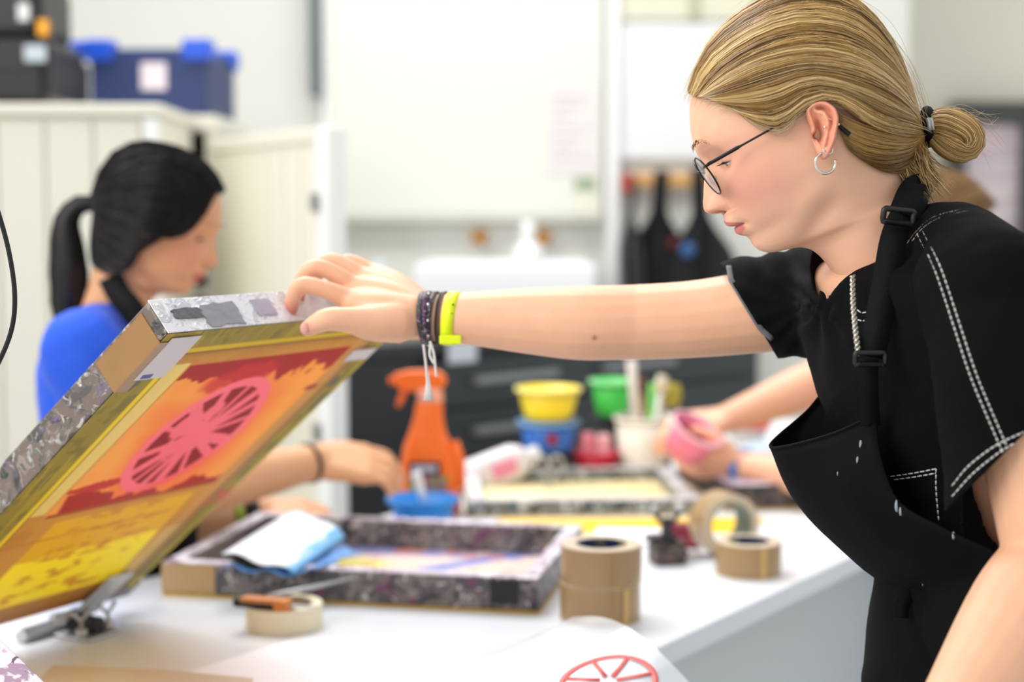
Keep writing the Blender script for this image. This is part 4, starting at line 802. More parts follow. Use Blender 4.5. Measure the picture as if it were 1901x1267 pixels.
def make_head(Cc, fw, up, skin, lip, blush, scale=1.0, wid=1.0, nose=1.0):
    """returns verts, faces, colours of head and neck in world space, and a frame function"""
    fw = np.array(fw, float); up = np.array(up, float); lf = np.cross(up, fw); Cc = np.array(Cc, float)
    nu, nt = 230, 220
    u = np.concatenate([np.linspace(.1119, .05, 46), np.linspace(.049, -.084, 140), np.linspace(-.0855, -.2, 44)])
    q = np.linspace(-1, 1, nt, endpoint=False); th = math.pi * np.sign(q) * (0.45 * np.abs(q) + .55 * np.abs(q) ** 2.2)
    U, TH = np.meshgrid(u, th, indexing='ij'); ff = interp(u, *zip(*PROF))[:, None]; fb0 = interp(u, *zip(*BASEP))[:, None]; bk = interp(u, *zip(*BACKP))[:, None]; w = interp(u, *zip(*WIDP))[:, None] * wid; p = interp(u, *zip(*PEXP))[:, None]
    fc = np.clip(.35 * fb0 + .45 * bk, -.03, .01)
    c, s = np.cos(TH), np.sin(TH)
    F = np.where(c >= 0, fc + (fb0 - fc) * np.abs(c) ** p, fc + (bk - fc) * np.abs(c) ** .95)
    Lt = w * np.sign(s) * np.abs(s) ** np.where(c >= 0, .92, .95)
    front = sstep(c, .15, .5); aL = np.abs(Lt)
    # nose, lips: the outline fades sideways
    dn = (ff - fb0) * nose; isn = sstep(U, -.0305, -.027)
    sg = np.where(U > -.03, interp(np.clip(u, -.03, .04), [.04, .02, .0, -.015, -.022, -.03], [.020, .0085, .0085, .0105, .0115, .011])[:, None], .026)
    F = F + dn * np.where(isn > .5, gauss(Lt, sg), 1 / (1 + (aL / .0215) ** 6)) * front
    al = np.where(U > -.0215, .009, .0042)
    F = F + .0085 * gauss(aL - .0122, .0052) * gauss(U + .0205, al) * front                          # wings of the nose
    F = F - .008 * gauss(aL - .0072, .0034) * gauss(U + .0262, .0024) * front                         # nostrils
    F = F - .0016 * gauss(aL - .019, .004) * gauss(U + .028, .012) * front                            # fold beside the nose
    F = F - .0105 * gauss(aL - .031, .0135) * gauss(U - .0135, .0105) * front                         # eye sockets
    F = F - .003 * gauss(aL - .014, .006) * gauss(U - .016, .010) * front
    F = F + .0022 * gauss(aL - .030, .018) * gauss(U - .034, .007) * front                            # brow
    F = F + .0032 * gauss(aL - .040, .016) * gauss(U + .012, .016) * front                            # cheek
    Lt = Lt + np.sign(Lt) * .0022 * gauss(U + .008, .018) * gauss(F - .055, .024)
    F = F - .0022 * gauss(U + .0440 - .0008 * sstep(aL, .0, .012), .0011) * sstep(aL, .027, .022) * front   # parting of the lips
    F = F - .0022 * gauss(aL - .027, .0045) * gauss(U + .0445, .005) * front                          # mouth corner
    Lt = Lt - np.sign(Lt) * .004 * gauss(F - .045, .03) * gauss(U + .055, .02) * 0
    # soft jaw edge
    jaw_u = -.052 - .028 * sstep(F, .0, .062)
    dj = U - jaw_u; Lt = Lt * (1 + .035 * gauss(dj - .010, .012) * sstep(F, -.012, .01) - .055 * gauss(dj + .010, .010) * sstep(F, -.012, .01) * sstep(F, .075, .06))
    X = Cc + (F[..., None] * fw + Lt[..., None] * lf + U[..., None] * up) * scale
    # skin colour, with shade painted into the nostrils and lip parting
    C = np.zeros(U.shape + (3,)) + np.array(skin, float); nz = vnA.fbm(Lt * 90 + 20, U * 90 + F * 60); C = C + (nz[..., None] - .5) * 9
    C = over(C, blush, .55 * gauss(aL - .045, .022) * gauss(U + .018, .022) * sstep(F, .01, .04)); C = over(C, blush, .6 * gauss(aL, .017) * gauss(U + .019, .012) * front)
    C = over(C, blush, .35 * gauss(aL - .05, .015) * gauss(U - .01, .02) * sstep(F, .0, .03))
    lm = sstep(aL, .0245, .0215) * front * np.where(U > -.044, sstep(U, -.0338 + .0 * aL - .35 * np.clip(aL - .006, 0, 1), -.0352 - .35 * np.clip(aL - .006, 0, 1)), sstep(U, -.0562 + .34 * np.clip(aL - .004, 0, 1), -.0545 + .34 * np.clip(aL - .004, 0, 1)))
    C = over(C, lip, lm * .9); C = over(C, (70, 30, 26), gauss(aL - .0072, .003) * gauss(U + .0266, .002) * front * .85)
    C = over(C, np.array(lip) * .6, gauss(U + .0440, .0009) * sstep(aL, .0255, .023) * front * .8)
    idx = np.arange(nu * nt).reshape(nu, nt); nx = np.roll(idx, -1, axis=1); fs = np.stack([idx[:-1], idx[1:], nx[1:], nx[:-1]], -1).reshape(-1, 4).tolist(); fs += [tuple(idx[0].tolist()), tuple(idx[-1].tolist()[::-1])]
    loc = lambda f, l, uu: Cc + (f * fw + l * lf + uu * up) * scale
    return X.reshape(-1, 3), fs, C.reshape(-1, 3), loc
SKIN_M = mat_art('skin', .46, spec=.35); b_ = SKIN_M.node_tree.nodes['Principled BSDF']; b_.inputs['Subsurface Weight'].default_value = .18; b_.inputs['Subsurface Radius'].default_value = (1, .35, .2); b_.inputs['Subsurface Scale'].default_value = .006
def hair_mat(name):
    m = mat_art(name, .34, spec=.55); b = m.node_tree.nodes['Principled BSDF']; b.inputs['Anisotropic'].default_value = .0; return m
def strands(name, curves, rad, cols, m, parent, sides=3):
    """curves: list of (n,3) arrays of equal n -> one mesh of fine tapering strands"""
    A = np.array(curves); k, n, _ = A.shape; T = np.gradient(A, axis=1); T /= np.linalg.norm(T, axis=2, keepdims=True) + 1e-9
    ref = np.where(np.abs(T[..., 1:2]) < .9, np.array([0, 1., 0]), np.array([1., 0, 0])); a = np.cross(T, ref); a /= np.linalg.norm(a, axis=2, keepdims=True) + 1e-9; b = np.cross(T, a)
    t = np.linspace(0, 1, n); tp = (np.minimum(1, .35 + t * 5) * np.minimum(1, (1 - t) * 4 + .3))[None, :, None]; R = (np.ones((k, 1, 1)) * np.asarray(rad).reshape(-1, 1, 1)) * tp
    rings = np.stack([A + R * (math.cos(2 * math.pi * j / sides) * a + math.sin(2 * math.pi * j / sides) * b) for j in range(sides)], 2)
    V = rings.reshape(-1, 3); base = (np.arange(k) * n * sides)[:, None, None] + (np.arange(n - 1) * sides)[None, :, None] + np.arange(sides)[None, None, :]; nx = base - np.arange(sides) + (np.arange(sides) + 1) % sides
    Q = np.stack([base, nx, nx + sides, base + sides], -1).reshape(-1, 4)
    me = bpy.data.meshes.new(name); nv, nf = len(V), len(Q); me.vertices.add(nv); me.vertices.foreach_set('co', V.astype(np.float32).ravel()); me.loops.add(nf * 4); me.loops.foreach_set('vertex_index', Q.astype(np.int32).ravel()); me.polygons.add(nf); me.polygons.foreach_set('loop_start', np.arange(nf, dtype=np.int32) * 4); me.polygons.foreach_set('use_smooth', np.ones(nf, bool)); me.update(calc_edges=True)
    put_colour(me, np.repeat(np.asarray(cols), n * sides, axis=0)); return link_mesh(name, me, m, parent)
def resample(P, n):
    P = np.array(P, float); d = np.concatenate([[0], np.cumsum(np.linalg.norm(np.diff(P, axis=0), axis=1))]); t = np.linspace(0, d[-1], n); return np.stack([np.interp(t, d, P[:, i]) for i in range(3)], 1)
def guide_surface(G):
    """G: guides (K,n,3) -> smooth sampler S(psi, t)"""
    G = np.array(G); K, n, _ = G.shape
    def S(psi, t):
        psi = np.clip(psi, 0, K - 1 - 1e-6); i = psi.astype(int); f = psi - i; tt = np.clip(t, 0, 1) * (n - 1 - 1e-6); j = tt.astype(int); g = tt - j
        P = lambda a: G[np.clip(a, 0, K - 1), j] * (1 - g)[..., None] + G[np.clip(a, 0, K - 1), j + 1] * g[..., None]
        a, b, c, d = P(i - 1), P(i), P(i + 1), P(i + 2); f = f[..., None]
        return .5 * (2 * b + (c - a) * f + (2 * a - 5 * b + 4 * c - d) * f ** 2 + (3 * b - a - 3 * c + d) * f ** 3)
    return S
def hair_cap(name, S, K, m, parent, col, n1=90, n2=60, inset=.003, centre=None):
    ps, t = np.meshgrid(np.linspace(0, K - 1, n1), np.linspace(0, 1, n2), indexing='ij'); X = S(ps.ravel(), t.ravel()); d = X - np.array(centre); X = X - inset * d / np.linalg.norm(d, axis=1, keepdims=True)
    idx = np.arange(n1 * n2).reshape(n1, n2); q = np.stack([idx[:-1, :-1], idx[:-1, 1:], idx[1:, 1:], idx[1:, :-1]], -1).reshape(-1, 4)
    me = bpy.data.meshes.new(name); me.from_pydata(X.tolist(), [], q.tolist()); me.update(); me.polygons.foreach_set('use_smooth', [True] * len(me.polygons))
    g = vnB.fbm(ps * 6, t * 2.2).ravel()[:, None]; put_colour(me, np.array(col) * (.7 + .5 * g)); return link_mesh(name, me, m, parent, solid=.0015)
def grow(S, K, count, n, centre, lift, jitter, rng, t0=(0, .0), lock=14):
    """strands that follow the guide surface in locks"""
    base = rng.uniform(0, K - 1, count); lk = np.round(base * lock) / lock; psi0 = base + (lk - base) * .25; ts = rng.uniform(*t0, count) if t0[1] > t0[0] else np.zeros(count) + t0[0]
    t = np.linspace(0, 1, n)[None, :]; tt = ts[:, None] + (1 - ts[:, None]) * t; ph = rng.uniform(0, 6.28, (count, 1)); wob = jitter * np.sin(tt * rng.uniform(2, 7, (count, 1)) + ph) + (lk - base)[:, None] * .55 * np.sin(np.pi * tt)
    ps = psi0[:, None] + wob; X = S(ps.ravel(), tt.ravel()).reshape(count, n, 3); d = X - np.array(centre); d /= np.linalg.norm(d, axis=2, keepdims=True)
    lf = rng.uniform(-.2, 1, (count, 1)) * lift + .0012 * np.sin(lk[:, None] * 37 + tt * 4); return X + d * (lf * np.sin(np.pi * np.clip(tt * .94 + .05, 0, 1)))[..., None], lk
def hair_cols(rng, count, lk, palette):
    p = np.array(palette, float); g = (np.sin(lk * 51.7) * .5 + .5) * .55 + rng.random(count) * .45; i = np.clip(g * (len(p) - 1), 0, len(p) - 1.001); j = i.astype(int); f = (i - j)[:, None]; return (p[j] * (1 - f) + p[j + 1] * f) * rng.uniform(.88, 1.1, (count, 1))
def bvh_of(me):
    from mathutils.bvhtree import BVHTree
    return BVHTree.FromPolygons([v.co.copy() for v in me.vertices], [tuple(p.vertices) for p in me.polygons])
def cast(bvh, x, y, off=.0012):
    d = ray(x, y).normalized(); h = bvh.ray_cast(CAMV, d); return None if h[0] is None else np.array(h[0] - d * off)
def px_line(pts, n):
    P = np.array(catmull([(x, y, 0) for x, y in pts], 10))[:, :2]; d = np.concatenate([[0], np.cumsum(np.linalg.norm(np.diff(P, axis=0), axis=1))]); t = np.linspace(0, d[-1], n); return np.stack([np.interp(t, d, P[:, 0]), np.interp(t, d, P[:, 1])], 1), d[-1]
def on_surface(bvh, pts, step=4.0, off=.0012):
    """a seam drawn on a garment: points dropped on its surface"""
    _, L = px_line(pts, 2); Q, _ = px_line(pts, max(3, int(L / step))); out = [cast(bvh, x, y, off) for x, y in Q]; return [p for p in out if p is not None]
def stitches(name, bvh, lines, m, parent, dash=8.0, gap=3.0, r=.0007):
    mb = MB()
    for pts in lines:
        Q, L = px_line(pts, 400); s = 0
        while s < L:
            i0 = int(s / L * 399); i1 = int(min(s + dash, L) / L * 399); a = cast(bvh, *Q[i0]); b = cast(bvh, *Q[i1])
            if a is not None and b is not None and np.linalg.norm(a - b) < .02: mb.tube([a, (a + b) / 2, b], r, 5)
            s += dash + gap
    o = mb.build(name, m, parent, smooth=True); o['kind'] = 'stuff'; return o
def bisect(me, co, no, keep_above=False):
    bm = bmesh.new(); bm.from_mesh(me); bmesh.ops.bisect_plane(bm, geom=bm.verts[:] + bm.edges[:] + bm.faces[:], plane_co=co, plane_no=no, clear_outer=not keep_above, clear_inner=keep_above); bm.to_mesh(me); bm.free(); return me
def cut_local(me, co, no, centre, radius, ymax=9.0):
    """opens a garment at a cuff or collar: removes what lies beyond the plane within radius of centre"""
    bm = bmesh.new(); bm.from_mesh(me); co, no, ce = Vector(co), Vector(no).normalized(), Vector(centre)
    near = [f for f in bm.faces if (f.calc_center_median() - ce).length < radius and f.calc_center_median().y < ymax]; gv = set(v for f in near for v in f.verts); ge = set(e for f in near for e in f.edges)
    bmesh.ops.bisect_plane(bm, geom=list(gv) + list(ge) + near, plane_co=co, plane_no=no)
    bmesh.ops.delete(bm, geom=[f for f in bm.faces if (f.calc_center_median() - ce).length < radius and f.calc_center_median().y < ymax and (f.calc_center_median() - co).dot(no) > 1e-6], context='FACES')
    bm.to_mesh(me); bm.free(); return me
def smooth_on(me): me.polygons.foreach_set('use_smooth', [True] * len(me.polygons)); return me
def fold(me, fn):
    """push cloth in and out along its normals"""
    v = mesh_np(me); nr = np.empty(len(me.vertices) * 3); me.vertices.foreach_get('normal', nr); v = v + nr.reshape(-1, 3) * fn(v)[:, None]; me.vertices.foreach_set('co', v.ravel()); me.update(); return me
def body_object(name, label, loc, parts, remeshed, tint):
    """one continuous body mesh: head/neck plus the grown body"""
    V = []; Fs = []; C = []
    for vs, fs, cs in parts + [(mesh_np(remeshed), mesh_faces(remeshed), tint(mesh_np(remeshed)))]:
        n = len(V) and sum(len(x) for x in V); Fs += [tuple(i + n for i in f) for f in fs]; V.append(np.asarray(vs)); C.append(np.asarray(cs))
    V = np.concatenate(V) - np.array(loc); me = bpy.data.meshes.new(name); me.from_pydata(V.tolist(), [], Fs); me.update(); smooth_on(me); put_colour(me, np.concatenate(C)); o = link_mesh(name, me, SKIN_M); o.location = loc; return tag(o, label, 'person')
def skin_tint(skin, red):
    def f(v):
        n = vnA.fbm(v[:, 0] * 70 + 11, v[:, 2] * 70 + v[:, 1] * 40); C = np.zeros((len(v), 3)) + np.array(skin, float); C = C + (n[:, None] - .5) * 8; return C
    return f
BLACK_COTTON = mat('black_cotton', (5, 5, 7), .85, var=.25, scale=9, bump=.12, bscale=900, spec=.16)
BLACK_APRON = mat('black_apron_cloth', (4, 4, 5), .8, var=.3, scale=12, bump=.15, bscale=700, spec=.16)
BLACK_WEB = mat('black_webbing', (7, 7, 8), .7, bump=.3, bscale=900, spec=.2)
THREAD = mat('white_thread', (206, 204, 198), .7)
SILVER = mat('silver', (226, 224, 218), .18, 1.0, var=.03)

def boolean_cut(me, vs, fs):
    """removes a closed shape from a garment (neck opening)"""
    a = bpy.data.objects.new('a', me); COL.objects.link(a); bme = bpy.data.meshes.new('b'); bme.from_pydata([tuple(v) for v in vs], [], fs); bme.update()
    bm = bmesh.new(); bm.from_mesh(bme); bmesh.ops.recalc_face_normals(bm, faces=bm.faces); bm.to_mesh(bme); bm.free()
    b = bpy.data.objects.new('b', bme); COL.objects.link(b); md = a.modifiers.new('x', 'BOOLEAN'); md.object = b; md.operation = 'DIFFERENCE'; md.solver = 'EXACT'
    out = bpy.data.meshes.new_from_object(a.evaluated_get(bpy.context.evaluated_depsgraph_get())); bpy.data.objects.remove(a); bpy.data.objects.remove(b); return out

def clear_of_head(G, hv, hf, centre, gap=.004):
    """keeps hair guides outside the scalp"""
    from mathutils.bvhtree import BVHTree
    T = BVHTree.FromPolygons([Vector(v) for v in hv], hf); out = []
    for g in G:
        q = []
        for p in g:
            loc, nr, _, dist = T.find_nearest(Vector(p)); n = Vector(nr)
            if n.dot(loc - Vector(centre)) < 0: n = -n
            d = (Vector(p) - loc).dot(n); q.append(np.array(loc + n * gap) if d < gap else np.array(p))
        out.append(np.array(q))
    return out

# ------------------------------------------------------------------ blonde person at the right
PH = math.radians(25.0); YHD = 1.45
e_ = px(1518, 256, YHD - .072); HC = np.array((e_.x, YHD, e_.z)); PS = math.radians(5.0); HF = np.array((-math.cos(PH) * math.cos(PS), math.cos(PH) * math.sin(PS), -math.sin(PH))); HU = np.array((-math.sin(PH) * math.cos(PS), math.sin(PH) * math.sin(PS), math.cos(PH)))
def hd(x, l): return YHD - l + math.tan(PS) * (1518 - x) / FPX * YHD       # depth of a head point: lateral offset l, slight turn of the face
SKIN1 = (234, 182, 151)
hv, hf, hcol, HL = make_head(HC, HF, HU, SKIN1, (206, 112, 108), (228, 150, 132))
HLEFT = np.cross(HU, HF)            # towards the camera
# ear (both sides) -------------------------------------------------
EAR = [(1494, 204), (1501, 195), (1510, 190), (1520, 188), (1530, 189), (1538, 193), (1548, 202), (1553, 214), (1554, 226), (1552, 241), (1548, 262), (1543, 278), (1535, 292), (1527, 297), (1520, 293), (1515, 281), (1509, 264), (1506, 250), (1504, 238), (1499, 224), (1495, 213)]
def make_ear(side, cen=(1526, 243)):
    P = np.array(catmull([(x, y, 0) for x, y in EAR + EAR[:1]], 5))[:-1, :2]; n = len(P); nr = 16; V = []; C = []; c0 = np.array(cen, float)
    s = (YHD - .072) / FPX
    def place(q, h):
        w = px(q[0], q[1], YHD - .072); rel = np.array((w.x, w.y, w.z)) - HC; f, u = rel @ HF, rel @ HU
        flare = .0035 + .0095 * np.clip((q[0] - 1500) / 55, 0, 1)
        return HL(f, side * (.0705 + flare + h), u)
    seg = lambda q, a, b: np.linalg.norm(q - (a + np.clip(((q - a) @ (b - a)) / ((b - a) @ (b - a)), 0, 1) * (b - a)))
    AH = [np.array(p, float) for p in ((1512, 206), (1527, 212), (1536, 228), (1536, 246), (1530, 266))]; A2 = [np.array(p, float) for p in ((1527, 212), (1520, 200))]
    def height(q):
        dd = np.min(np.linalg.norm(P - q, axis=1)); top = float(sstep(-(q[1]), -290, -262)); back = 1 - .0 * q[0]
        h = .0048 * gauss(dd - 5.5, 4.2) * top * float(sstep(q[0] + (250 - q[1]) * .5, 1506, 1514)) - .0038 * gauss(dd - 13.5, 4.0) * top * float(sstep(q[0], 1508, 1520))
        da = min(seg(q, AH[i], AH[i + 1]) for i in range(4)); h += .0036 * gauss(da, 5.0)
        h -= .0085 * gauss(np.linalg.norm((q - np.array((1519, 250))) / np.array((9, 14))), 1.0); h -= .009 * gauss(np.linalg.norm(q - np.array((1515, 252))), 5.0); h -= .003 * gauss(np.linalg.norm(q - np.array((1517, 230))), 7)
        h += .0042 * gauss(np.linalg.norm(q - np.array((1506, 247))), 6.0); h += .0025 * gauss(np.linalg.norm(q - np.array((1528, 270))), 6); h += .0015 * gauss(np.linalg.norm(q - np.array((1528, 285))), 10)
        return h, dd
    for r in range(nr + 1):
        for i in range(n):
            f = r / nr; q = c0 + (P[i] - c0) * f ** .8; h, dd = height(q); e = 1 - (1 - min(1, dd / 3.0)) ** 2; V.append(place(q, h * 1.25 + (e - 1) * .002)); red = .35 + .5 * gauss(dd, 14)
            col = np.array(SKIN1) * (1 - red * .6) + np.array((226, 126, 104)) * red * .6; col = col * (1 - .55 * gauss(np.linalg.norm(q - np.array((1514.5, 252))), 5.5)); C.append(col)
    m = len(V)
    for i in range(n): q = c0 + (P[i] - c0) * .98; V.append(place(q, -.0045)); C.append(np.array((214, 140, 118)))
    for i in range(n): q = c0 + (P[i] - c0) * .6 + np.array((-6, 0)); V.append(place(q, -.014)); C.append(np.array((214, 140, 118)))
    fs = [(r * n + i, r * n + (i + 1) % n, (r + 1) * n + (i + 1) % n, (r + 1) * n + i) for r in range(nr) for i in range(n)] + [(nr * n + i, nr * n + (i + 1) % n, m + (i + 1) % n, m + i) for i in range(n)] + [(m + i, m + (i + 1) % n, m + n + (i + 1) % n, m + n + i) for i in range(n)]
    if side < 0: fs = [f[::-1] for f in fs]
    return np.array(V), fs, np.array(C)
ears = [make_ear(1), make_ear(-1)]
# body -----------------------------------------------------------------
W = lambda x, y, Y: np.array(px(x, y, Y))
SHN, SHF = W(1838, 532, 1.285), W(1555, 545, 1.545)
AX = np.array((-.37, .93, 0)); AX /= np.linalg.norm(AX); FD = np.array((-.93, -.37, 0)); FD /= np.linalg.norm(FD)
TORSO = [(W(1694, 462, 1.445), .085, .052), (W(1700, 482, 1.445), .115, .068), (W(1712, 525, 1.44), .155, .088), (W(1760, 640, 1.435), .158, .108), (W(1790, 760, 1.43), .144, .108), (W(1825, 900, 1.425), .134, .10), (W(1860, 1040, 1.42), .13, .094), (W(1875, 1180, 1.42), .145, .104), (W(1880, 1320, 1.42), .158, .112)]
geo = [section_loft([(c, a - .008, b - .01) for c, a, b in TORSO], AX, FD, 36)]
# near arm (resting), far arm (reaching)
ELN, WRN = W(1966, 1046, 1.24), W(1768, 1338, 1.17)
geo += [limb([SHN, W(1895, 760, 1.265), ELN + np.array((-.004, 0, .012))], [.036, .038, .040]), limb([ELN, W(1895, 1145, 1.215), WRN], [.041, .0425, .029])]
geo += relaxed_hand(WRN, WRN - ELN, (-.2, -1, .2), (-1, 0, .3), .92, .5)
WRF = W(792, 592, 1.63)
geo += [limb([SHF, W(1440, 572, 1.565), W(1300, 592, 1.585), W(1150, 600, 1.605)], [.050, .0425, .0385, .0375]), limb([W(1180, 598, 1.60), W(1080, 600, 1.605), W(980, 596, 1.615), W(880, 592, 1.622), W(800, 590, 1.63), W(770, 588, 1.632)], [.0372, .0375, .0335, .0275, .0245, .0245], flat=[1, 1, 1, 1.0, .98, .98], ref=(0, 0, 1))]
# reaching hand: palm rays then fingers over the bar
HP = dict(index=[(648, 556, 1.628), (598, 536, 1.622), (560, 530, 1.62), (545, 552, 1.622), (541, 578, 1.626)], middle=[(656, 532, 1.648), (620, 508, 1.645), (585, 497, 1.645), (560, 520, 1.65), (556, 552, 1.655)], ring=[(672, 514, 1.668), (642, 494, 1.668), (612, 484, 1.672), (590, 505, 1.68), (584, 540, 1.686)], little=[(694, 508, 1.688), (668, 492, 1.69), (643, 485, 1.694), (622, 505, 1.70), (616, 535, 1.706)])
FR = dict(index=(.0112, .0092, .0090, .0082, .0062), middle=(.0112, .0094, .0092, .0082, .006), ring=(.0108, .0088, .0088, .0078, .006), little=(.0096, .0080, .0078, .007, .0055))
for nm in HP:
    P = [W(*p) for p in HP[nm]]; geo.append(limb(P, FR[nm], 14)); yy = {'index': 584, 'middle': 574, 'ring': 570, 'little': 568}[nm]; dz = {'index': 0, 'middle': .008, 'ring': .016, 'little': .022}[nm]
    geo.append(limb([W(775, yy + 6, 1.628 + dz * .6), (W(775, yy + 6, 1.628 + dz * .6) + P[0]) / 2 + np.array((0, 0, .003)), P[0]], [.0205, .017, .0118], 16))
geo.append(limb([W(740, 598, 1.615), W(690, 600, 1.603), W(645, 594, 1.592), W(606, 594, 1.588), W(572, 610, 1.590)], [.022, .0185, .0130, .0118, .0085], 16))
geo.append(limb([W(760, 590, 1.626), W(700, 575, 1.624), W(660, 565, 1.624)], [.024, .020, .014], 16))
body = union_mesh(geo, .0024, 5)
SK1 = skin_tint((231, 178, 144), None)
def tint1(v):
    C = SK1(v); tips = np.zeros(len(v))
    for nm in ('index', 'middle'): tips = np.maximum(tips, gauss(np.linalg.norm(v - W(*HP[nm][-1]), axis=1), .012))
    C = over(C, (190, 96, 84), tips * .8)
    for nm in HP: C = over(C, (222, 142, 122), .4 * gauss(np.linalg.norm(v - W(*HP[nm][2]), axis=1), .009) + .3 * gauss(np.linalg.norm(v - W(*HP[nm][0]), axis=1), .011))
    C = over(C, (216, 150, 140), gauss(np.linalg.norm(v - W(570, 612, 1.58), axis=1), .008) * .6)
    C = over(C, (150, 70, 54), gauss(np.linalg.norm(v - W(1104, 628, 1.568), axis=1), .0022) * .9)
    return C
base1 = W(1880, 1300, 1.42); base1[2] = 0.0
p1 = body_object('person', 'blonde person in glasses and black apron reaching to lift the screen', tuple(base1), [(hv, hf, hcol)] + ears, body, tint1)
MB(Matrix.Translation(Vector(W(566, 610, 1.5815)))).lathe([(.0001, .0062), (.003, .005), (.0042, .001), (.0036, -.004), (.0001, -.006)], 12, 1.0, .45).build('thumbnail', mat('nail_pink', (226, 160, 150), .3), p1, smooth=True)
# eyes -------------------------------------------------------------------
def make_eye(HLf, side, parent, iris, skin_m, gaze=(.82, .0, -.55), sc=1.0, lash=True, fw=None, up=None):
    c = HLf(.0605, side * .0305, .0130); lf = np.cross(up, fw); g = fw * gaze[0] + up * gaze[2] + lf * gaze[1]; g /= np.linalg.norm(g)
    x = np.cross(up, g); x /= np.linalg.norm(x); z = np.cross(g, x); M = frame_mat(c, x, z, g) @ Matrix.Scale(sc, 4); R = .0116
    prof = [(R * math.sin(a), R * math.cos(a)) for a in np.linspace(.001, math.pi - .001, 24)]
    ey = MB(M).lathe(prof, 28).build('eye', mat('eye_white', (224, 214, 208), .15, var=.02), parent, smooth=True)
    MB(M).lathe([(R * 1.012 * math.sin(a), R * 1.012 * math.cos(a)) for a in np.linspace(.18, .52, 8)], 24).build('iris', mat('iris_%d' % sum(iris), iris, .1), ey, smooth=True)
    MB(M).lathe([(R * 1.016 * math.sin(a), R * 1.016 * math.cos(a)) for a in np.linspace(.001, .2, 5)], 20).build('pupil', mat('pupil', (8, 8, 8), .05), ey, smooth=True)
    # lids: spherical shells, upper reaching down over the iris
    for nm in ('upper_lid', 'lower_lid'):
        vs = []; fs = []; n1, n2 = 18, 34; upl = nm == 'upper_lid'
        for i in range(n1):
            for j in range(n2):
                az = -1.4 + 2.8 * j / (n2 - 1); op = max(0.0, math.cos(az * math.pi / 2 / 1.05)) if abs(az) < 1.05 else 0.0
                edge = (-.16 + .16 * op) if upl else (-.16 - .34 * op); far_ = .95 if upl else -1.1; e2 = edge + (far_ - edge) * i / (n1 - 1); r = R * (1.07 if upl else 1.05)
                dv = fw * math.cos(e2) * math.cos(az) + lf * math.cos(e2) * math.sin(az) + up * math.sin(e2); vs.append(tuple(c + dv * r * sc))
        for i in range(n1 - 1):
            for j in range(n2 - 1): fs.append((i * n2 + j, i * n2 + j + 1, (i + 1) * n2 + j + 1, (i + 1) * n2 + j))
        mesh_obj(nm, vs, fs, skin_m, parent, smooth=True, solid=.0012)
        if lash and nm == 'upper_lid':
            cur = []
            for j in range(5, 29):
                b0 = np.array(vs[j]); az = -1.4 + 2.8 * j / (n2 - 1); dv = fw * .8 + lf * math.sin(az) * .7 - up * .28; dv /= np.linalg.norm(dv); cur.append(np.array([b0 + dv * s * .0075 + up * .0018 * s * s for s in np.linspace(0, 1, 6)]))
            strands('lashes', cur, .00028, [(46, 32, 24)] * len(cur), hair_mat('lash_%d' % len(MATS)), parent)
LIDM = mat('lid_skin', (222, 164, 140), .5, sss=.1)
for s in (1, -1): make_eye(HL, s, p1, (96, 110, 100), LIDM, fw=HF, up=HU)
rng = np.random.default_rng(5)
cur = []
for s in (1, -1):
    for k in range(90):
        f = rng.random(); l0 = .017 + f * .030; b0 = HL(.0905 - .35 * max(0, l0 - .018) - .22 * max(0, l0 - .034), s * l0, .0335 + .006 * math.sin(f * 2.6) - .003 * f + rng.uniform(-.0018, .0018)); d = HF * .08 + HLEFT * s * .9 + HU * (.45 - f * .7); cur.append(np.array([b0 + HF * .0006 + d * t * .007 - HF * .0012 * t for t in np.linspace(0, 1, 5)]))
strands('eyebrows', cur, .00022, np.array([(150, 104, 70)] * len(cur)) * rng.uniform(.8, 1.1, (len(cur), 1)), hair_mat('brow_hair'), p1)['kind'] = 'stuff'
# hair ---------------------------------------------------------------------
def GP(pts):   # (x, y, lateral) -> smooth 3-D guide
    return np.array(catmull([np.array(px(x, y, hd(x, l))) for x, y, l in pts], 8))
TIE = (1713, 238)
GUIDES = [
 [(1290, 168, 0), (1308, 95, 0), (1368, 32, 0), (1462, -14, 0), (1555, -12, 0), (1622, 34, 0), (1668, 104, 0), (1697, 178, 0), (1713, 232, .0)],
 [(1289, 176, .018), (1312, 112, .024), (1380, 52, .034), (1470, 14, .042), (1562, 20, .042), (1628, 64, .036), (1672, 126, .026), (1699, 190, .014), (1713, 234, .004)],
 [(1292, 180, .034), (1328, 136, .044), (1400, 88, .056), (1490, 62, .064), (1575, 74, .062), (1636, 112, .052), (1678, 158, .038), (1702, 204, .020), (1714, 237, .006)],
 [(1302, 180, .046), (1346, 158, .056), (1420, 128, .068), (1505, 112, .0755), (1585, 124, .073), (1642, 152, .062), (1682, 186, .045), (1704, 216, .024), (1714, 240, .008)],
 [(1318, 184, .055), (1366, 184, .064), (1434, 172, .0745), (1508, 146, .078), (1586, 165, .078), (1644, 190, .066), (1684, 212, .048), (1705, 228, .026), (1715, 242, .009)],
 [(1340, 194, .061), (1386, 208, .068), (1444, 212, .0765), (1500, 176, .0765), (1556, 176, .0775), (1628, 216, .071), (1680, 230, .050), (1704, 238, .028), (1715, 245, .010)],
 [(1362, 204, .065), (1404, 226, .069), (1450, 236, .0745), (1488, 204, .0745), (1540, 184, .0755), (1612, 232, .073), (1668, 248, .052), (1700, 250, .028), (1715, 248, .010)]]
near = [resample(GP(g), 40) for g in GUIDES]; far = [resample(GP([(x, y, -l) for x, y, l in g]), 40) for g in GUIDES]
GA = clear_of_head([f for f in far[:0:-1]] + near, hv, hf, HL(0, 0, .03)); KA = len(GA); SA = guide_surface(GA)
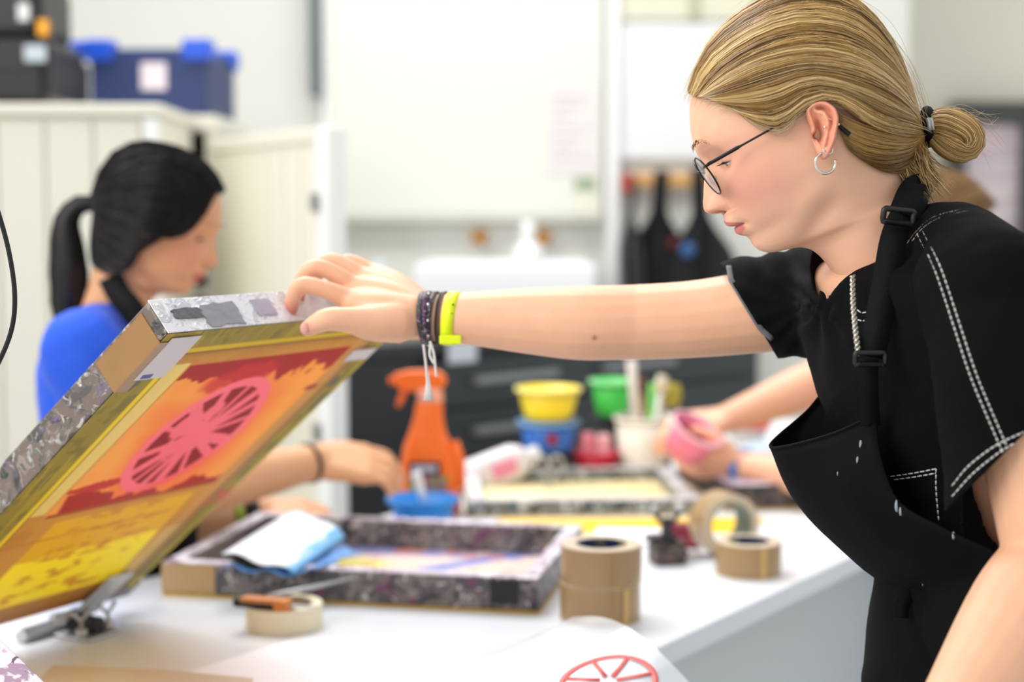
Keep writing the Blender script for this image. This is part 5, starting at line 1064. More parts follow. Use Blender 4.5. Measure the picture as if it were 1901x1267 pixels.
LOWER = [
 [(1546, 204, .079), (1580, 222, .0775), (1630, 240, .068), (1680, 250, .048), (1704, 250, .026), (1716, 248, .010)],
 [(1558, 228, .074), (1588, 248, .0735), (1634, 262, .064), (1680, 264, .045), (1704, 258, .024), (1716, 250, .010)],
 [(1568, 258, .069), (1596, 276, .068), (1638, 284, .059), (1680, 278, .041), (1704, 266, .022), (1717, 253, .010)],
 [(1580, 284, .062), (1608, 298, .060), (1646, 302, .052), (1682, 290, .036), (1705, 273, .018), (1718, 256, .008)],
 [(1630, 318, .045), (1652, 318, .042), (1676, 312, .034), (1696, 296, .022), (1710, 276, .010), (1719, 258, .004)],
 [(1672, 326, .022), (1684, 320, .020), (1696, 310, .014), (1706, 294, .008), (1714, 276, .003), (1720, 259, .0)]]
nearL = [resample(GP(g), 30) for g in LOWER]; farL = [resample(GP([(x, y, -l) for x, y, l in g]), 30) for g in LOWER]; GB = clear_of_head(nearL + farL[::-1], hv, hf, HL(0, 0, .0), .0035); KB = len(GB); SB_ = guide_surface(GB)
HAIRM = hair_mat('blonde_hair'); PAL = [(82, 55, 23), (132, 95, 44), (172, 132, 70), (204, 166, 102), (232, 206, 160)]
HCEN = HL(-.005, 0, .045)
hcap = hair_cap('hair', SA, KA, HAIRM, p1, (150, 116, 70), 150, 60, .003, HCEN)
hair_cap('hair_underlayer', SB_, KB, HAIRM, p1, (140, 106, 64), 90, 40, .003, HCEN)
X, lk = grow(SA, KA, 5200, 16, HCEN, .0035, .06, rng, lock=9); strands('hair_strands', X, rng.uniform(.00018, .00042, len(X)), hair_cols(rng, len(X), lk, PAL), HAIRM, hcap)['kind'] = 'stuff'
X, lk = grow(SA, KA, 1600, 14, HCEN, .004, .10, rng, t0=(.0, .5), lock=7); strands('hair_strands', X, rng.uniform(.00015, .0003, len(X)), hair_cols(rng, len(X), lk, PAL[1:]), HAIRM, hcap)['kind'] = 'stuff'
X, lk = grow(SB_, KB, 2400, 12, HCEN, .003, .08, rng, lock=8); strands('hair_strands', X, rng.uniform(.00018, .0004, len(X)), hair_cols(rng, len(X), lk, PAL[:4]), HAIRM, hcap)['kind'] = 'stuff'
def bundle(path, radii, count, n, rng, twist=1.0, spread=1.0):
    P = resample(catmull([np.array(px(x, y, hd(x, l))) for x, y, l in path], 10), n); R = np.interp(np.linspace(0, 1, n), np.linspace(0, 1, len(radii)), radii); T = np.gradient(P, axis=0); T /= np.linalg.norm(T, axis=1, keepdims=True); a = np.cross(T, np.array((0, 1., 0))); a /= np.linalg.norm(a, axis=1, keepdims=True); b = np.cross(T, a); out = []
    for k in range(count):
        r = math.sqrt(rng.random()) * .35 + .65 * rng.random() ** .3; ph = rng.uniform(0, 6.283); tw = twist * rng.uniform(.6, 1.4); s = np.linspace(0, 1, n); out.append(P + (R * r * spread)[:, None] * (np.cos(ph + tw * s)[:, None] * a + np.sin(ph + tw * s)[:, None] * b))
    return np.array(out), P, R
BUNP = [(1716, 240, 0), (1738, 232, .004), (1764, 234, .008), (1790, 244, .010), (1800, 260, .008), (1790, 272, .006), (1770, 270, .006), (1750, 262, .005), (1732, 252, .003)]
BR = [.007, .0125, .0155, .015, .014, .0145, .0145, .0125, .008]
bun = bundle(BUNP, BR, 1500, 22, rng, 1.2); lkb = rng.random(1500) * 6
core = tube_geo(bun[1], list(bun[2] * .86), 14); bo = mesh_obj('hair_bun', core[0], core[1], HAIRM, p1, smooth=True); put_colour(bo.data, np.zeros((len(core[0]), 3)) + (158, 122, 72))
strands('hair_strands', bun[0], rng.uniform(.0002, .00042, 1500), hair_cols(rng, 1500, lkb, PAL[1:]), HAIRM, bo)['kind'] = 'stuff'
b2 = bundle([(1716, 240, -.004), (1736, 220, -.004), (1760, 212, -.006), (1776, 216, -.006)], [.006, .008, .007, .003], 260, 12, rng, .5); strands('hair_strands', b2[0], .0003, hair_cols(rng, 260, rng.random(260) * 5, PAL[1:]), HAIRM, bo)['kind'] = 'stuff'
wsp = []
for k in range(520):
    x0 = rng.uniform(1660, 1722); y0 = rng.uniform(262, 306); l0 = rng.uniform(-.02, .032); dx = rng.normal(26, 14); dy = rng.uniform(34, 92); wsp.append(resample(catmull([np.array(px(x, y, hd(x, l))) for x, y, l in ((x0, y0, l0), (x0 + dx * .2, y0 + dy * .4, l0 + .003), (x0 + dx * .65, y0 + dy * .75, l0 + .002), (x0 + dx, y0 + dy, l0))], 5), 12))
strands('nape_wisps', wsp, rng.uniform(.00018, .0004, len(wsp)), hair_cols(rng, len(wsp), rng.random(len(wsp)) * 5, PAL), HAIRM, hcap)['kind'] = 'stuff'
# flyaway hairs
fl_ = []
for k in range(46):
    y0 = rng.uniform(206, 262); l = rng.uniform(-.02, .02); L = rng.uniform(30, 105); up_ = rng.uniform(-34, 30); fl_.append(resample(catmull([np.array(px(x, y, YHD - l)) for x, y in ((1742, y0), (1742 + L * .45, y0 + up_ * .5 - 14), (1742 + L, y0 + up_ + rng.uniform(-10, 26)), (1742 + L * 1.25, y0 + up_ * 1.2 + rng.uniform(0, 50)))], 6), 14))
for k in range(170):
    ps = rng.uniform(0, KA - 1); t0 = rng.uniform(0, .75); tt = np.clip(t0 + np.linspace(0, .3, 14), 0, 1); Q = SA(np.full(14, ps), tt); d = Q - HCEN; d /= np.linalg.norm(d, axis=1, keepdims=True); fl_.append(Q + d * (rng.uniform(.003, .012) * np.sin(np.linspace(0, 2.4, 14)))[:, None])
for k in range(130):                 # fine hairs at the forehead
    ps = rng.uniform(2, KA - 2); Q = SA(np.full(14, ps), np.linspace(.0, .12, 14)); fl_.append(Q + HF * np.linspace(.004, .001, 14)[:, None] * rng.uniform(-.5, 2.2) - HU * (np.linspace(1, 0, 14) ** 2)[:, None] * rng.uniform(-.004, .012))
for k in range(90):                 # soft edge of the hairline at the temple
    f = rng.random(); ps = KA - 1 - rng.uniform(0, .5); t0 = rng.uniform(0, .3); Q = SA(np.full(14, ps), t0 + np.linspace(0, .22, 14)); w_ = np.sin(np.linspace(0, math.pi, 14)); fl_.append(Q - HU * (w_ * rng.uniform(0, .009))[:, None] + HLEFT * (w_ * rng.uniform(-.001, .002))[:, None])
strands('flyaway_hairs', fl_, .00014, np.array([(216, 190, 144)] * len(fl_)) * rng.uniform(.8, 1.1, (len(fl_), 1)), HAIRM, hcap)['kind'] = 'stuff'
tc_ = [np.array(px(1721 + 3 * math.sin(a), 236 + 30 * math.cos(a) * .95, YHD - .018 * math.sin(a))) for a in np.linspace(0, 2 * math.pi, 26)]
tie = MB().tube(tc_, .0055, 10, cap=False).build('hair_tie', BLACK_WEB, p1, smooth=True)
for dx in (0, 6): MB().tube([np.array(px(1723 + dx, 220, YHD - .0215)), np.array(px(1725 + dx, 231, YHD - .0245)), np.array(px(1726 + dx, 242, YHD - .0245))], .0019, 8).build('metal_clasp', STEEL, tie, smooth=True)
# glasses --------------------------------------------------------------------
FRM = mat('black_wire', (22, 22, 24), .35, .4)
pt_ = math.radians(10); gu = HU * math.cos(pt_) + HF * math.sin(pt_)
gf = HF * math.cos(pt_) - HU * math.sin(pt_)
def lens_c(s): return HL(.0900, s * .0325, .0075)
def rim(s):
    c = lens_c(s); lat = HLEFT * s * math.cos(.12) - gf * math.sin(.12); return [c + lat * .0232 * math.cos(a) + gu * .0188 * math.sin(a) for a in np.linspace(0, 2 * math.pi, 48)], c, lat
GLG = bpy.data.materials.new('lens_glass'); GLG.use_nodes = True; nt = GLG.node_tree; N = nt.nodes; gb = N['Principled BSDF']; gb.inputs['Base Color'].default_value = (1, 1, 1, 1); gb.inputs['Roughness'].default_value = .03
tr = N.new('ShaderNodeBsdfTransparent'); mx = N.new('ShaderNodeMixShader'); fr_ = N.new('ShaderNodeFresnel'); fr_.inputs[0].default_value = 1.22; nt.links.new(fr_.outputs[0], mx.inputs[0]); nt.links.new(tr.outputs[0], mx.inputs[1]); nt.links.new(gb.outputs[0], mx.inputs[2]); nt.links.new(mx.outputs[0], N['Material Output'].inputs['Surface'])
bp_ = MB().tube(catmull([lens_c(1) - HLEFT * .0225 + gu * .004, HL(.0945, .006, .0135), HL(.0955, 0, .0145), HL(.0945, -.006, .0135), lens_c(-1) + HLEFT * .0225 + gu * .004], 6), .0009, 8).build('glasses', FRM, p1, smooth=True)
for s in (1, -1):
    R_, c, lat = rim(s); r_ = MB().tube(R_, .0008, 8, cap=False).build('rim', FRM, bp_, smooth=True)
    mesh_obj('lens', [c + gf * .0008] + R_[:-1], [(0, i, i % 47 + 1) for i in range(1, 48)], GLG, bp_, smooth=True)
    hg = c + lat * .0238 + gu * .008
    MB().tube([hg - lat * .003 + gf * .001, hg + lat * .003, hg + lat * .004 - gf * .003], .0016, 8).build('hinge', FRM, bp_, smooth=True)
    nb = c - lat * .018 - gf * .006 - gu * .006; MB().tube([nb + gu * .004, nb, nb - gu * .005], [.0012, .0024, .0012], 8).build('nose_pad', mat('nose_pad', (210, 200, 190), .2), bp_, smooth=True)
    def gp(x, y, l): return HL(*[(np.array(px(x, y, YHD - l)) - HC) @ v for v in (HF, HLEFT, HU)]) if s > 0 else None
    near_pts = [hg + lat * .004 - gf * .003] + [np.array(px(x, y, hd(x, l))) for x, y, l in ((1368, 275, .066), (1420, 246, .0725), (1480, 213, .0755), (1520, 202, .0735), (1545, 218, .0735), (1560, 236, .0735), (1577, 250, .0735))]
    pts = near_pts if s > 0 else [hg + lat * .004 - gf * .003] + [p - 2 * HLEFT * ((p - HC) @ HLEFT) for p in near_pts[1:]]
    cp = catmull(pts, 6); k_ = len(cp); rad = [.0017 if i < 7 else (.00095 if i < k_ - 10 else .0016 + .0008 * (i - k_ + 10) / 10) for i in range(k_)]
    MB().tube(cp, rad, 8).build('temple_arm', FRM, bp_, smooth=True)
q = np.array(px(1575, 248, YHD - .0765)); MB(Matrix.Translation(q)).lathe([(.0014 * math.sin(a), .0014 * math.cos(a)) for a in np.linspace(.001, 3.14, 8)], 10).build('tip_dot', SILVER, bp_, smooth=True)
# earrings ---------------------------------------------------------------------
def ring(name, cx, cy, r, l, tr_, a0, a1, lab, tilt=.25):
    c = np.array(px(cx, cy, YHD - l)); s = (YHD - l) / FPX * r; P = [c + np.array((math.cos(a) * s, tilt * s * math.cos(a), math.sin(a) * s)) for a in np.linspace(a0, a1, 30)]; o = MB().tube(P, tr_, 8).build(name, SILVER, p1, smooth=True); o['label'] = lab
ring('hoop_earring', 1532, 303, 19.5, .079, .0011, 1.9, 6.6, 'large open silver hoop earring')
ring('small_earring', 1537, 278, 9, .081, .0008, 3.0, 6.6, 'small silver ring in the ear lobe')
ring('small_earring', 1545, 212, 10.5, .081, .0007, 3.5, 5.9, 'thin silver ring on the upper ear')
for cx, cy in ((1531, 236), (1557, 231)): MB(Matrix.Translation(px(cx, cy, YHD - .083))).lathe([(.0012 * math.sin(a), .0012 * math.cos(a)) for a in np.linspace(.001, 3.14, 8)], 10).build('ear_stud', SILVER, p1, smooth=True)
fn1, fn2 = VN(21), VN(22)
def folds1(v):
    a = (v - W(1480, 560, 1.55)); r = np.linalg.norm(a, axis=1); d = fn1.fbm(v[:, 0] * 14 + v[:, 2] * 9, v[:, 1] * 9, 3) - .5; ang = np.arctan2(a[:, 2], a[:, 0]); rad_ = np.sin(ang * 13 + r * 8) * gauss(r - .10, .07); return d * .010 + rad_ * .0022 + (fn2.fbm(v[:, 0] * 30, v[:, 2] * 30 + v[:, 1] * 16, 3) - .5) * .005
# shirt -------------------------------------------------------------------------
sg = [section_loft(TORSO, AX, FD, 44)]
sg.append(limb([SHN + np.array((.0, .02, .0)), W(1862, 640, 1.275), W(1872, 780, 1.268), W(1878, 900, 1.262), W(1884, 1000, 1.26)], [.054, .056, .0545, .053, .052], 28, flat=[.9] * 5, ref=tuple(np.array((0, -1, 0)))))
sg.append(limb([W(1600, 540, 1.50), SHF, W(1470, 562, 1.560), W(1380, 572, 1.575), W(1280, 580, 1.588)], [.062, .060, .0515, .0475, .0465], 28))
sg.append(limb([W(1728, 456, 1.43), W(1790, 452, 1.355), SHN + np.array((0, 0, .004))], [.036, .034, .047], 24)); sg.append(limb([W(1665, 492, 1.475), W(1610, 520, 1.52), SHF + np.array((0, 0, .004))], [.036, .038, .050], 24))
shirt = union_mesh(sg, .0042, 10)
fold(shirt, folds1)
hole = tube_geo([HL(-.012, 0, uu) for uu in (-.03, -.08, -.12, -.16)], [.056, .056, .057, .058], 40, True, [1.0, 1.0, 1.0, 1.0], tuple(HF)); shirt = boolean_cut(shirt, *hole)
def cuff(a, b, Y, toward, rad, ymax=9):
    a3, b3 = W(a[0], a[1], Y), W(b[0], b[1], Y); v = ray(*a); n = np.cross(b3 - a3, np.array(v)); n = n if n @ np.array(toward) > 0 else -n; cut_local(shirt, a3, n, (a3 + b3) / 2 + n / np.linalg.norm(n) * .06, rad, ymax)
cuff((1338, 490), (1432, 644), 1.575, (-1, 0, 0), .12)
cuff((1766, 938), (1901, 806), 1.262, (.3, 0, -1), .15, 1.297)
for c in (W(1300, 580, 1.58),): pass
smooth_on(shirt)
shirt_bvh = bvh_of(shirt)
ts = link_mesh('t_shirt', shirt, BLACK_COTTON, p1, solid=-.0018)
L1 = [(1703, 434), (1735, 500), (1768, 598), (1800, 695), (1830, 768), (1862, 842)]; off = lambda L, dx, dy: [(x + dx, y + dy) for x, y in L]
H1 = [(1768, 902), (1798, 866), (1848, 828), (1900, 803)]; H2 = [(1768, 922), (1806, 880), (1856, 840), (1900, 815)]
stitches('seam_stitching', shirt_bvh, [L1, off(L1, 11, -4), [(1685, 452), (1700, 432), (1733, 404), (1788, 389)], [(1694, 448), (1714, 424), (1748, 404), (1804, 391)], H1, H2, [(1654, 885), (1696, 879), (1738, 871)], [(1660, 891), (1698, 886), (1738, 879)], [(1738, 871), (1738, 910), (1743, 968)], [(1592, 576), (1600, 581), (1609, 580)], [(1592, 594), (1600, 596), (1609, 595)]], THREAD, ts)
gs = on_surface(shirt_bvh, [(1353, 494), (1362, 536), (1386, 580), (1412, 610), (1434, 630)], 5, .0034)
if len(gs) > 3: MB().tube(gs, .0028, 8, flat=.3, ref=(0, -1, .2)).build('cuff_stitching', mat('grey_thread', (108, 108, 112), .8), ts, smooth=True)
gs = on_surface(shirt_bvh, [(1345, 493), (1380, 480), (1440, 467)], 5, .001)
# apron ------------------------------------------------------------------------------
ROWS = [((1622, 772, 1.355), (1430, 832, 1.45), (1548, 697, 1.56)), ((1634, 850, 1.335), (1466, 914, 1.447), (1558, 800, 1.565)), ((1668, 932, 1.318), (1526, 988, 1.443), (1590, 900, 1.57)), ((1748, 980, 1.29), (1598, 1050, 1.437), (1630, 1000, 1.57)), ((1860, 1034, 1.262), (1666, 1096, 1.43), (1680, 1070, 1.57)), ((1868, 1080, 1.258), (1672, 1110, 1.428), (1690, 1105, 1.57)), ((1868, 1190, 1.256), (1668, 1180, 1.428), (1688, 1180, 1.57)), ((1880, 1300, 1.256), (1688, 1280, 1.428), (1706, 1290, 1.57)), ((1890, 1480, 1.256), (1700, 1480, 1.428), (1716, 1480, 1.57)), ((1900, 1900, 1.256), (1705, 1900, 1.428), (1720, 1900, 1.57))]
rows = []
for i, (n_, f_, r_) in enumerate(ROWS):
    N_, F_, R_ = W(*n_), W(*f_), W(*r_); b1 = .022 if 0 < i < 6 else .014; m1 = N_ * .55 + F_ * .45 + np.array((-.004, -b1, -.004)); m2 = F_ * .5 + R_ * .5 + np.array((-.012 if i else .004, 0, 0))
    rows.append(resample(catmull([N_, m1, F_, m2, R_], 8), 34))
rows = np.array(rows); G2 = np.array([resample(catmull(list(rows[:, j]), 6), 64) for j in range(34)]).transpose(1, 0, 2)
V = G2.reshape(-1, 3); wv_ = (fn1.fbm(V[:, 0] * 22 + 4, V[:, 2] * 16, 3) - .5) * .007; V = V + np.stack([wv_ * .5, -wv_, wv_ * 0], 1)
apron_faces = [(i * 34 + j, i * 34 + j + 1, (i + 1) * 34 + j + 1, (i + 1) * 34 + j) for i in range(63) for j in range(33)]
ap = mesh_obj('apron', V, apron_faces, BLACK_APRON, p1, smooth=True, solid=.0016)
ap_bvh = bvh_of(ap.data)
MB().tube([V[j] + np.array((0, 0, .0008)) for j in range(34)], .0016, 6).build('top_hem', BLACK_APRON, ap, smooth=True)
def ribbon(pts, w, m, nm, parent, side=(1, 0, 0), n=40, th=.0016):
    P = resample(catmull(pts, 8), n); T = np.gradient(P, axis=0); vs = []
    for p, t in zip(P, T):
        t = t / np.linalg.norm(t); nv = np.array(CAMV) - p; nv = nv / np.linalg.norm(nv); s = np.cross(t, nv); s /= np.linalg.norm(s); vs += [p - s * w / 2, p + s * w / 2]
    return mesh_obj(nm, vs, [(2 * i, 2 * i + 2, 2 * i + 3, 2 * i + 1) for i in range(n - 1)], m, parent, smooth=True, solid=th)
st = ribbon([W(1722, 372, 1.44), W(1702, 366, 1.398), W(1682, 392, 1.385), W(1660, 440, 1.372), W(1645, 520, 1.352), W(1630, 600, 1.335), W(1618, 664, 1.33)], .0225, BLACK_WEB, 'neck_strap', ap)
ribbon([W(1714, 352, 1.43), W(1698, 358, 1.394), W(1680, 398, 1.380)], .028, BLACK_WEB, 'strap_fold', ap)
ribbon([W(1612, 668, 1.328), W(1612, 720, 1.335), W(1616, 790, 1.352)], .0165, BLACK_WEB, 'lower_strap', ap)
def buckle(cx, cy, w, h, Y, r, ang, nm='buckle'):
    c = W(cx, cy, Y); s = Y / FPX; ca, sa = math.cos(ang), math.sin(ang); P = [c + s * np.array((x * ca - y * sa, 0, x * sa + y * ca)) for x, y in ((-w, -h), (w, -h), (w, h), (-w, h), (-w, -h), (w, -h))]; MB().tube(resample(P, 40), r, 8).build(nm, BLACKM, ap, smooth=True)
buckle(1668, 402, 28, 12, 1.368, .0026, -.12); buckle(1616, 666, 28, 11, 1.322, .0022, 0)
# waist ties and paint specks
ribbon([W(1690, 1098, 1.39), W(1676, 1124, 1.385), W(1674, 1148, 1.38)], .012, BLACK_APRON, 'tie_string', ap)
WS = mat('dried_white_paint', (150, 156, 166), .6)
for x, y, r, c in ((1598, 826, .0022, WS), (1592, 855, .0018, WS), (1665, 940, .003, WS), (1672, 950, .0022, WS), (1770, 995, .0018, WS), (1713, 1084, .0014, mat('pink_speck', (150, 70, 100), .6)), (1555, 880, .001, WS), (1700, 905, .001, WS)):
    p = cast(ap_bvh, x, y, .001)
    if p is not None: MB(Matrix.Translation(Vector(p)) @ Matrix.Rotation(math.pi / 2, 4, 'X')).lathe([(.0001, .0006), (r, .0004), (r, -.0004)], 9, .6, 1.8).build('paint_speck', c, ap, smooth=True)
# trousers and shoes (below the frame)
tg = [section_loft([(W(1878, 1200, 1.42), .142, .104), (W(1882, 1330, 1.42), .155, .112), (W(1884, 1430, 1.42), .150, .11)], AX, FD, 30)]
hipz = W(1880, 1380, 1.42)
for s in (-1, 1):
    h = hipz + AX * s * .075; kn_ = np.array((h[0] - .01, h[1], .50)); an_ = np.array((h[0] + .02, h[1], .10)); tg.append(limb([h, kn_, an_], [.085, .062, .052], 22))
tr_me = smooth_on(union_mesh(tg, .012, 4)); link_mesh('trousers', tr_me, mat('black_denim', (7, 7, 8), .85, var=.2, spec=.16), p1)
for s in (-1, 1):
    h = hipz + AX * s * .075; sh = limb([np.array((h[0] + .05, h[1], .045)), np.array((h[0] - .05, h[1] - .01, .045)), np.array((h[0] - .16, h[1] - .03, .035))], [.04, .043, .034], 16, flat=[.95] * 3, ref=(0, 0, 1)); mesh_obj('shoe', sh[0], sh[1], BLACKM, p1, smooth=True)
# necklace chain
ch = catmull([W(1583, 512, 1.372), W(1584, 560, 1.352), W(1588, 610, 1.336), W(1594, 660, 1.328)], 14); k_ = len(ch)
for s in (0, 1): MB().tube([p + .0016 * np.array((math.cos(i * 1.25 + s * math.pi), -math.sin(i * 1.25 + s * math.pi) * .7, 0)) for i, p in enumerate(ch)], .0014, 7).build('neck_chain', mat('chain_metal', (190, 184, 172), .3, .8), p1, smooth=True)
# bracelets ----------------------------------------------------------------------------
AD = W(792, 592, 1.63) - W(880, 592, 1.622); AD /= np.linalg.norm(AD)
def band(x, y, Y, rv, w, m, nm, parent=p1, lean=0.0, th=.0018, r2=None, n=40):
    c = W(x, y, Y); b = np.cross(AD, np.array((0, 0, 1.))); b /= np.linalg.norm(b); u_ = np.cross(b, AD); r2 = r2 or rv; vs = []; ax_ = AD + u_ * lean; ax_ /= np.linalg.norm(ax_)
    for i in range(n):
        a = 2 * math.pi * i / n; p = c + u_ * rv * math.sin(a) + b * r2 * math.cos(a) + AD * lean * rv * math.sin(a)
        vs += [p - AD * w / 2, p + AD * w / 2]
    return mesh_obj(nm, vs, [(2 * i, 2 * i + 1, (2 * i + 3) % (2 * n), (2 * i + 2) % (2 * n)) for i in range(n)], m, parent, smooth=True, solid=th)
YEL = mat('yellow_wristband', (226, 240, 20), .45, var=.03)
yb_ = band(840, 592, 1.626, .0262, .0125, YEL, 'wristband', lean=-.12); yb_['label'] = 'bright yellow paper wristband'
for k, yy in enumerate((566, 583, 603)):
    c = W(841 - k * 1.5, yy, 1.60); MB(Matrix.Translation(Vector(c)) @ Matrix.Rotation(math.pi / 2, 4, 'X')).lathe([(.0001, .0008), (.0011, .0006), (.0011, -.0006)], 8).build('punched_hole', BLACKM, yb_)
tb = W(838, 632, 1.602); MB().box(tb[0] - .012, tb[0] + .010, tb[1] - .0015, tb[1] + .001, tb[2] - .004, tb[2] + .005).build('wristband_tab', YEL, yb_, bevel=.0015)
BEAD = mat_splat('woven_purple_black', (34, 28, 36), [((110, 40, 100), .5, 6), ((160, 150, 156), .58, 7), ((20, 18, 22), .56, 9)], scale=40)
PURP = mat_splat('woven_grey_black', (60, 58, 62), [((24, 22, 26), .5, 7), ((190, 180, 186), .6, 8), ((120, 50, 110), .62, 6)], scale=40)
for x, w, m, r in ((790, .0055, PURP, .0268), (797, .006, BEAD, .0272), (806, .005, PURP, .0270), (819, .003, mat('dark_cord', (40, 34, 34), .7, var=.5, scale=300), .0262), (824, .0022, mat('brown_cord', (96, 70, 60), .7, var=.5, scale=300), .0268)): band(x, 592, 1.629, r, w, m, 'bracelet', lean=.06 * (1 if x < 800 else -1))
for k in range(9):
    a = -1.2 + k * .3; c = W(797, 592, 1.629) + np.array((0, -.0275 * math.cos(a), .0275 * math.sin(a))); MB(Matrix.Translation(Vector(c))).lathe([(.0016 * math.sin(b), .0016 * math.cos(b)) for b in np.linspace(.001, 3.14, 7)], 8).build('bead', mat('dark_bead', (40, 16, 44), .2) if k % 2 else SILVER, p1, smooth=True)
CRD = mat('white_cord', (224, 218, 212), .7)
for pts in (((786, 640), (790, 672), (793, 705), (795, 735)), ((798, 634), (805, 655), (808, 680), (810, 700)), ((799, 640), (798, 660), (806, 676))):
    MB().tube(catmull([W(x, y, 1.60) for x, y in pts], 6), .0013, 7).build('bracelet_cord', CRD, p1, smooth=True)
MB().tube([W(794, 690, 1.60), W(795, 720, 1.60), W(795, 744, 1.60)], [.0008, .003, .0052], 10, flat=.3, ref=(0, 1, 0)).build('cord_tassel', CRD, p1, smooth=True)

# ------------------------------------------------------------------ dark-haired person in blue across the bench
def simple_ear(HLf, side, col):
    V = []; C = []; n, m = 28, 12
    for i in range(m + 1):
        for j in range(n):
            a = 2 * math.pi * j / n; r = i / m; rx, ry = .016, .029; dd = 1 - r
            h = .004 * gauss(dd - .14, .1) - .006 * gauss(np.hypot(r * math.cos(a) * .9 - .15, r * math.sin(a)), .35) + .001; V.append(HLf(-.006 - r * rx * math.cos(a) + .002 * math.sin(a), side * (.069 + .004 * (1 - math.cos(a)) * r + h - .004 * (r == 1)), -.0 + r * ry * math.sin(a))); C.append(np.array(col) * .96)
    V += [HLf(-.006 - .9 * .016 * math.cos(2 * math.pi * j / n), side * .060, .9 * .029 * math.sin(2 * math.pi * j / n)) for j in range(n)]; C += [np.array(col) * .96] * n
    return np.array(V), [(i * n + j, i * n + (j + 1) % n, (i + 1) * n + (j + 1) % n, (i + 1) * n + j) for i in range(m + 1) for j in range(n)], np.array(C)
Y2 = 2.38; P2 = math.radians(19); C2 = W(288, 427, Y2); F2 = np.array((math.cos(P2), 0, -math.sin(P2))); U2 = np.array((math.sin(P2), 0, math.cos(P2))); SKIN2 = (222, 166, 124)
v2, f2, c2, HL2 = make_head(C2, F2, U2, SKIN2, (196, 96, 96), (216, 140, 110), scale=1.0, nose=.9)
L2 = np.cross(U2, F2); AX2, FD2 = (0, 1, 0), (1, 0, 0)
TOR2 = [(W(228, 572, 2.38), .06, .05), (W(216, 605, 2.38), .125, .072), (W(208, 655, 2.38), .165, .092), (W(206, 760, 2.38), .16, .098), (W(206, 900, 2.38), .145, .092), (W(200, 1050, 2.38), .145, .098), (W(200, 1230, 2.38), .158, .104)]
g2 = [section_loft([(c, a - .008, b - .008) for c, a, b in TOR2], AX2, FD2, 30)]
SN2, EN2, WN2 = W(152, 655, 2.24), W(292, 925, 2.27), W(585, 858, 2.46); SF2, EF2, WF2 = W(245, 640, 2.54), W(300, 985, 2.58), W(478, 952, 2.62)
for S_, E_, W_ in ((SN2, EN2, WN2), (SF2, EF2, WF2)): g2 += [limb([S_, (S_ + E_) / 2, E_], [.046, .043, .04]), limb([E_, E_ * .6 + W_ * .4, W_], [.04, .04, .028])]
g2 += relaxed_hand(WN2, (1, .32, -.10), (.15, -.55, .8), (0, 1, .4), 1.02, .62); g2 += relaxed_hand(WF2, (1, .15, -.06), (.0, -.4, .9), (.3, -1, 0), .98, .5)
b2 = union_mesh(g2, .004, 5)
base2 = W(200, 1230, Y2); base2[2] = 0
p2 = body_object('person', 'dark-haired person with ponytail and blue shirt across the bench', tuple(base2), [(v2, f2, c2), simple_ear(HL2, -1, SKIN2), simple_ear(HL2, 1, SKIN2)], b2, skin_tint(SKIN2, None))
LID2 = mat('lid_skin_tan', (212, 150, 116), .5)
for s in (1, -1): make_eye(HL2, s, p2, (50, 34, 26), LID2, sc=1.0, fw=F2, up=U2, gaze=(.8, 0, -.6))
cur = []
for s in (1, -1):
    for k in range(70): f = rng.random(); l0 = .016 + f * .032; b0 = HL2(.0905 - .35 * max(0, l0 - .018) - .22 * max(0, l0 - .034), s * l0, .0335 + .005 * math.sin(f * 2.6)); cur.append(np.array([b0 + F2 * .0008 + (L2 * s * .9 + U2 * (.3 - f * .5)) * t * .008 for t in np.linspace(0, 1, 5)]))
strands('eyebrows', cur, .0004, [(40, 28, 24)] * len(cur), hair_mat('dark_brow'), p2)['kind'] = 'stuff'
def GP2(pts, s): return np.array(catmull([np.array(px(x, y, Y2 - s * l * 1.1)) for x, y, l in pts], 8))
G2U = [[(404, 358, 0), (392, 312, 0), (345, 279, 0), (290, 268, 0), (238, 288, 0), (202, 330, 0), (182, 376, 0)], [(402, 362, .03), (385, 330, .04), (335, 300, .055), (285, 292, .06), (238, 312, .05), (204, 346, .03), (183, 378, .005)], [(396, 374, .05), (372, 362, .06), (325, 338, .073), (280, 332, .077), (236, 342, .066), (204, 362, .038), (184, 380, .007)], [(384, 396, .061), (358, 400, .069), (316, 390, .078), (275, 380, .081), (234, 375, .068), (204, 376, .04), (185, 382, .008)], [(362, 424, .067), (335, 440, .071), (298, 442, .079), (262, 430, .082), (228, 412, .069), (202, 395, .04), (186, 384, .009)]]
G2L = [[(300, 446, .078), (262, 438, .080), (228, 416, .067), (202, 398, .038), (186, 386, .01)], [(262, 470, .071), (235, 466, .067), (208, 442, .05), (192, 410, .028), (186, 388, .01)], [(244, 498, .060), (218, 500, .055), (190, 472, .04), (182, 425, .02), (185, 390, .008)], [(228, 504, .03), (205, 506, .028), (182, 476, .02), (176, 425, .01), (184, 392, .004)]]
PAL2 = [(8, 6, 6), (14, 11, 11), (24, 19, 20), (40, 34, 38)]; HM2 = hair_mat('black_hair'); HM2.node_tree.nodes['Principled BSDF'].inputs['Roughness'].default_value = .42; HM2.node_tree.nodes['Principled BSDF'].inputs['Specular IOR Level'].default_value = .35
ga = [resample(GP2(g, -1), 30) for g in G2U[:0:-1]] + [resample(GP2(g, 1), 30) for g in G2U]; ga = clear_of_head(ga, v2, f2, HL2(0, 0, .03), .012); S2 = guide_surface(ga); K2 = len(ga); ce2 = HL2(-.005, 0, .04)
cap2 = hair_cap('hair', S2, K2, HM2, p2, (20, 16, 16), 70, 40, .004, ce2)
